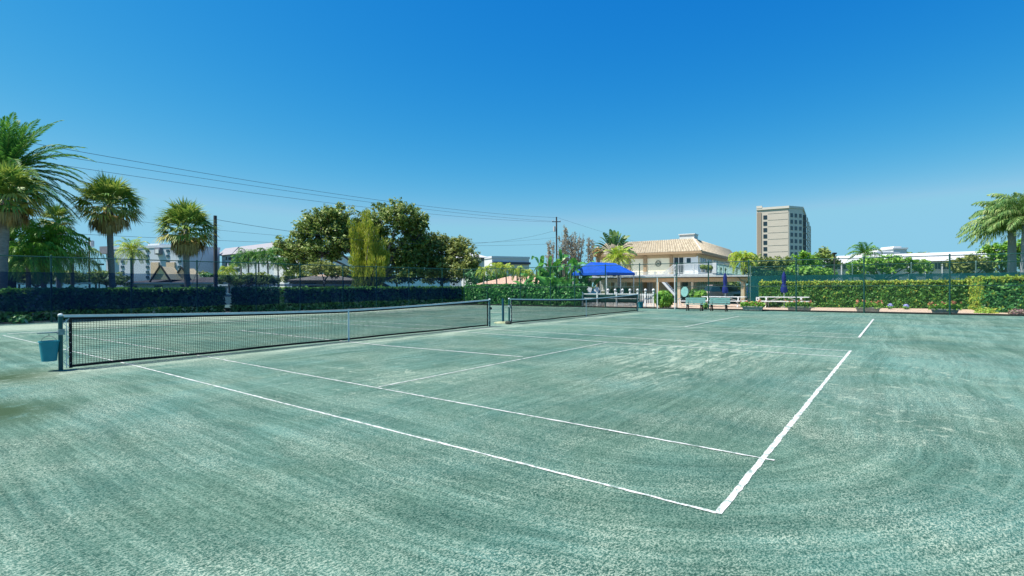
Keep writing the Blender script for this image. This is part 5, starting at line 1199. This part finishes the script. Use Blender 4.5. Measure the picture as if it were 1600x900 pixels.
# right-hand trees
RTG = 'trees beyond the next court'
broad_tree('garden_tree', 'yellow-green tree just right of the clubhouse palm', 'tree', gp(1190, 62), [E(1185, 408, 16, 10, 62), E(1205, 412, 16, 10, 62), E(1178, 420, 16, 12, 62)], L_oak2, .2, 1.1, .15, .5, seed=101, group=RTG)
broad_tree('garden_tree', 'low tree under the foot of the beige tower', 'tree', gp(1228, 66), [E(1222, 410, 16, 9, 66), E(1236, 418, 18, 12, 66), E(1205, 424, 24, 8, 66)], L_oak, .2, 1.1, .15, .5, seed=102, group=RTG)
broad_tree('garden_tree', 'bright leafy tree just right of the beige tower', 'tree', gp(1256, 60), [E(1252, 402, 12, 9, 60), E(1268, 410, 16, 10, 60), E(1250, 422, 22, 10, 60)], L_bright, .2, .95, .15, .5, seed=103, group=RTG)
broad_tree('garden_tree', 'taller greyish green tree beside the dark lamp post', 'tree', gp(1290, 64), [E(1292, 396, 13, 9, 64), E(1282, 406, 16, 9, 64), E(1298, 412, 12, 9, 64)], L_oak, .2, 1., .15, .5, seed=104, group=RTG)
broad_tree('garden_tree', 'low tree in front of the left end of the white building', 'tree', gp(1285, 58), [E(1270, 426, 24, 8, 58), E(1292, 428, 16, 7, 58)], L_bright, .2, 1.1, .15, .45, seed=105, group=RTG)
broad_tree('spreading_garden_tree', 'light green spreading tree before the white building, under the dark palm', 'tree', gp(1375, 50), [E(1345, 416, 20, 9, 50), E(1365, 409, 22, 9, 50), E(1395, 408, 24, 10, 50), E(1425, 412, 20, 8, 50), E(1440, 422, 18, 6, 50), E(1380, 420, 26, 7, 50), E(1340, 427, 12, 5, 50)], L_bright, .17, .85, .16, .42, seed=106, group=RTG)
broad_tree('garden_tree', 'small-leaved tree left of the royal palm trunks', 'tree', gp(1515, 50), [E(1500, 412, 16, 9, 50), E(1522, 408, 18, 9, 50), E(1540, 415, 14, 9, 50), E(1505, 422, 16, 7, 50)], L_oak2, .17, 1., .15, .45, seed=107, group=RTG)
broad_tree('garden_tree', 'green tree between and behind the royal palm trunks', 'tree', gp(1565, 54), [E(1560, 392, 22, 12, 54), E(1590, 385, 20, 14, 54), E(1555, 410, 24, 12, 54), E(1595, 408, 22, 16, 54)], L_bright, .18, 1., .2, .5, seed=108, group=RTG)
broad_tree('garden_tree', 'far tree showing over the white building beside the domed roof', 'tree', gp(1430, 100), [E(1418, 402, 12, 6, 100), E(1440, 400, 10, 5, 100)], L_oak, .3, 1., .2, .7, seed=109, group=RTG)
random.seed(110)
# distant tree belt closing the horizon, each crown its own
belt = [(-40, 90), (30, 95), (95, 100), (150, 105), (300, 100), (330, 95), (395, 100), (470, 95), (545, 100), (620, 95), (690, 90), (765, 95), (835, 92), (1180, 98), (1215, 92), (1250, 96), (1300, 100), (1490, 95), (1540, 92), (1600, 90)]
for k_, (u, d) in enumerate(belt):
    nb = ('far left of all', 'behind the date palm', 'behind the queen palms', 'behind the thin pole', 'left of the thick pole', 'behind the thick pole', 'behind the slim palms', 'behind the tan house left end', 'behind the tan house middle', 'behind the oak trunks', 'behind the olive tree', 'behind the young palms left', 'behind the banana plants', 'just right of the clubhouse', 'below the tower left side', 'below the tower right side', 'behind the dark lamp post', 'behind the white building end', 'left of the royal palms', 'behind the royal palms')[k_]
    w_ = rnd(26, 36); h_ = rnd(9, 13)
    broad_tree('distant_tree', 'distant low green tree on the horizon, '+nb, 'tree', gp(u, d), [E(u-w_*.4, 441-h_*.6, w_*.6, h_*.7, d), E(u+w_*.4, 442-h_*.7, w_*.6, h_*.8, d)], (L_oak, L_oak2, L_hedge)[k_ % 3], .32, .75, .2, .9, 'distant trees along the horizon', seed=200+k_, wood=.3)

# ================================================================== LIGHT, SKY, CAMERA
SUN_AZ = math.atan2(.68, -.73); SUN_EL = R(61)
sd = V((math.cos(SUN_AZ)*math.cos(SUN_EL), math.sin(SUN_AZ)*math.cos(SUN_EL), math.sin(SUN_EL)))
sl = bpy.data.lights.new('sun', 'SUN'); sl.energy = 4.8; sl.angle = R(.53); sl.color = (1, .96, .88)
so = bpy.data.objects.new('sun', sl); COL.objects.link(so); so.rotation_euler = (-sd).to_track_quat('-Z', 'Y').to_euler(); so.location = (0, 0, 50)
EXPO = .75; KS = 2**EXPO*.13
SKYC = ((3.2, .25/KS, 3.3, .27/KS), (5.4, .65/KS, 1.12, .60/KS), (6.1, .78/KS, .35, .84/KS))
w = bpy.data.worlds.new('World'); SC.world = w; w.use_nodes = True; nt = w.node_tree; nt.nodes.clear()
o = nt.nodes.new('ShaderNodeOutputWorld'); bg = nt.nodes.new('ShaderNodeBackground'); sk = nt.nodes.new('ShaderNodeTexSky')
sk.sky_type = 'NISHITA'; sk.sun_disc = False; sk.sun_elevation = SUN_EL; sk.sun_rotation = math.pi/2-SUN_AZ; sk.altitude = 0; sk.air_density = 1.0; sk.dust_density = .25; sk.ozone_density = 2.2
# deepen the blue of the clear sky (per-channel response on the sky colour)
sp = nt.nodes.new('ShaderNodeSeparateColor'); cb = nt.nodes.new('ShaderNodeCombineColor'); nt.links.new(sk.outputs[0], sp.inputs[0])
for i_, (x0, y0, gm, cap) in enumerate(SKYC):
    p_ = nt.nodes.new('ShaderNodeMath'); p_.operation = 'DIVIDE'; p_.inputs[1].default_value = x0; nt.links.new(sp.outputs[i_], p_.inputs[0])
    q_ = nt.nodes.new('ShaderNodeMath'); q_.operation = 'POWER'; q_.inputs[1].default_value = gm; nt.links.new(p_.outputs[0], q_.inputs[0])
    m_ = nt.nodes.new('ShaderNodeMath'); m_.operation = 'MULTIPLY'; m_.inputs[1].default_value = y0; nt.links.new(q_.outputs[0], m_.inputs[0])
    c_ = nt.nodes.new('ShaderNodeMath'); c_.operation = 'MINIMUM'; c_.inputs[1].default_value = cap; nt.links.new(m_.outputs[0], c_.inputs[0]); nt.links.new(c_.outputs[0], cb.inputs[i_])
nt.links.new(cb.outputs[0], bg.inputs[0]); bg.inputs[1].default_value = .13; nt.links.new(bg.outputs[0], o.inputs[0])
cd = bpy.data.cameras.new('camera'); co = bpy.data.objects.new('camera', cd); COL.objects.link(co); SC.camera = co
cd.sensor_width = 36; cd.lens = FPX/1600*36; cd.clip_start = .05; cd.clip_end = 3000
m = Matrix((RT, UP, -FW)).transposed().to_4x4(); m.translation = CAM; co.matrix_world = m
SC.render.engine = 'CYCLES'; SC.render.resolution_x = 1024; SC.render.resolution_y = 576
try:
    SC.cycles.max_bounces = 6; SC.cycles.transparent_max_bounces = 24; SC.cycles.use_denoising = True
except Exception: pass
vs = SC.view_settings; vs.view_transform = 'Standard'; vs.look = 'None'; vs.exposure = EXPO; vs.gamma = 1; vs.use_curve_mapping = False
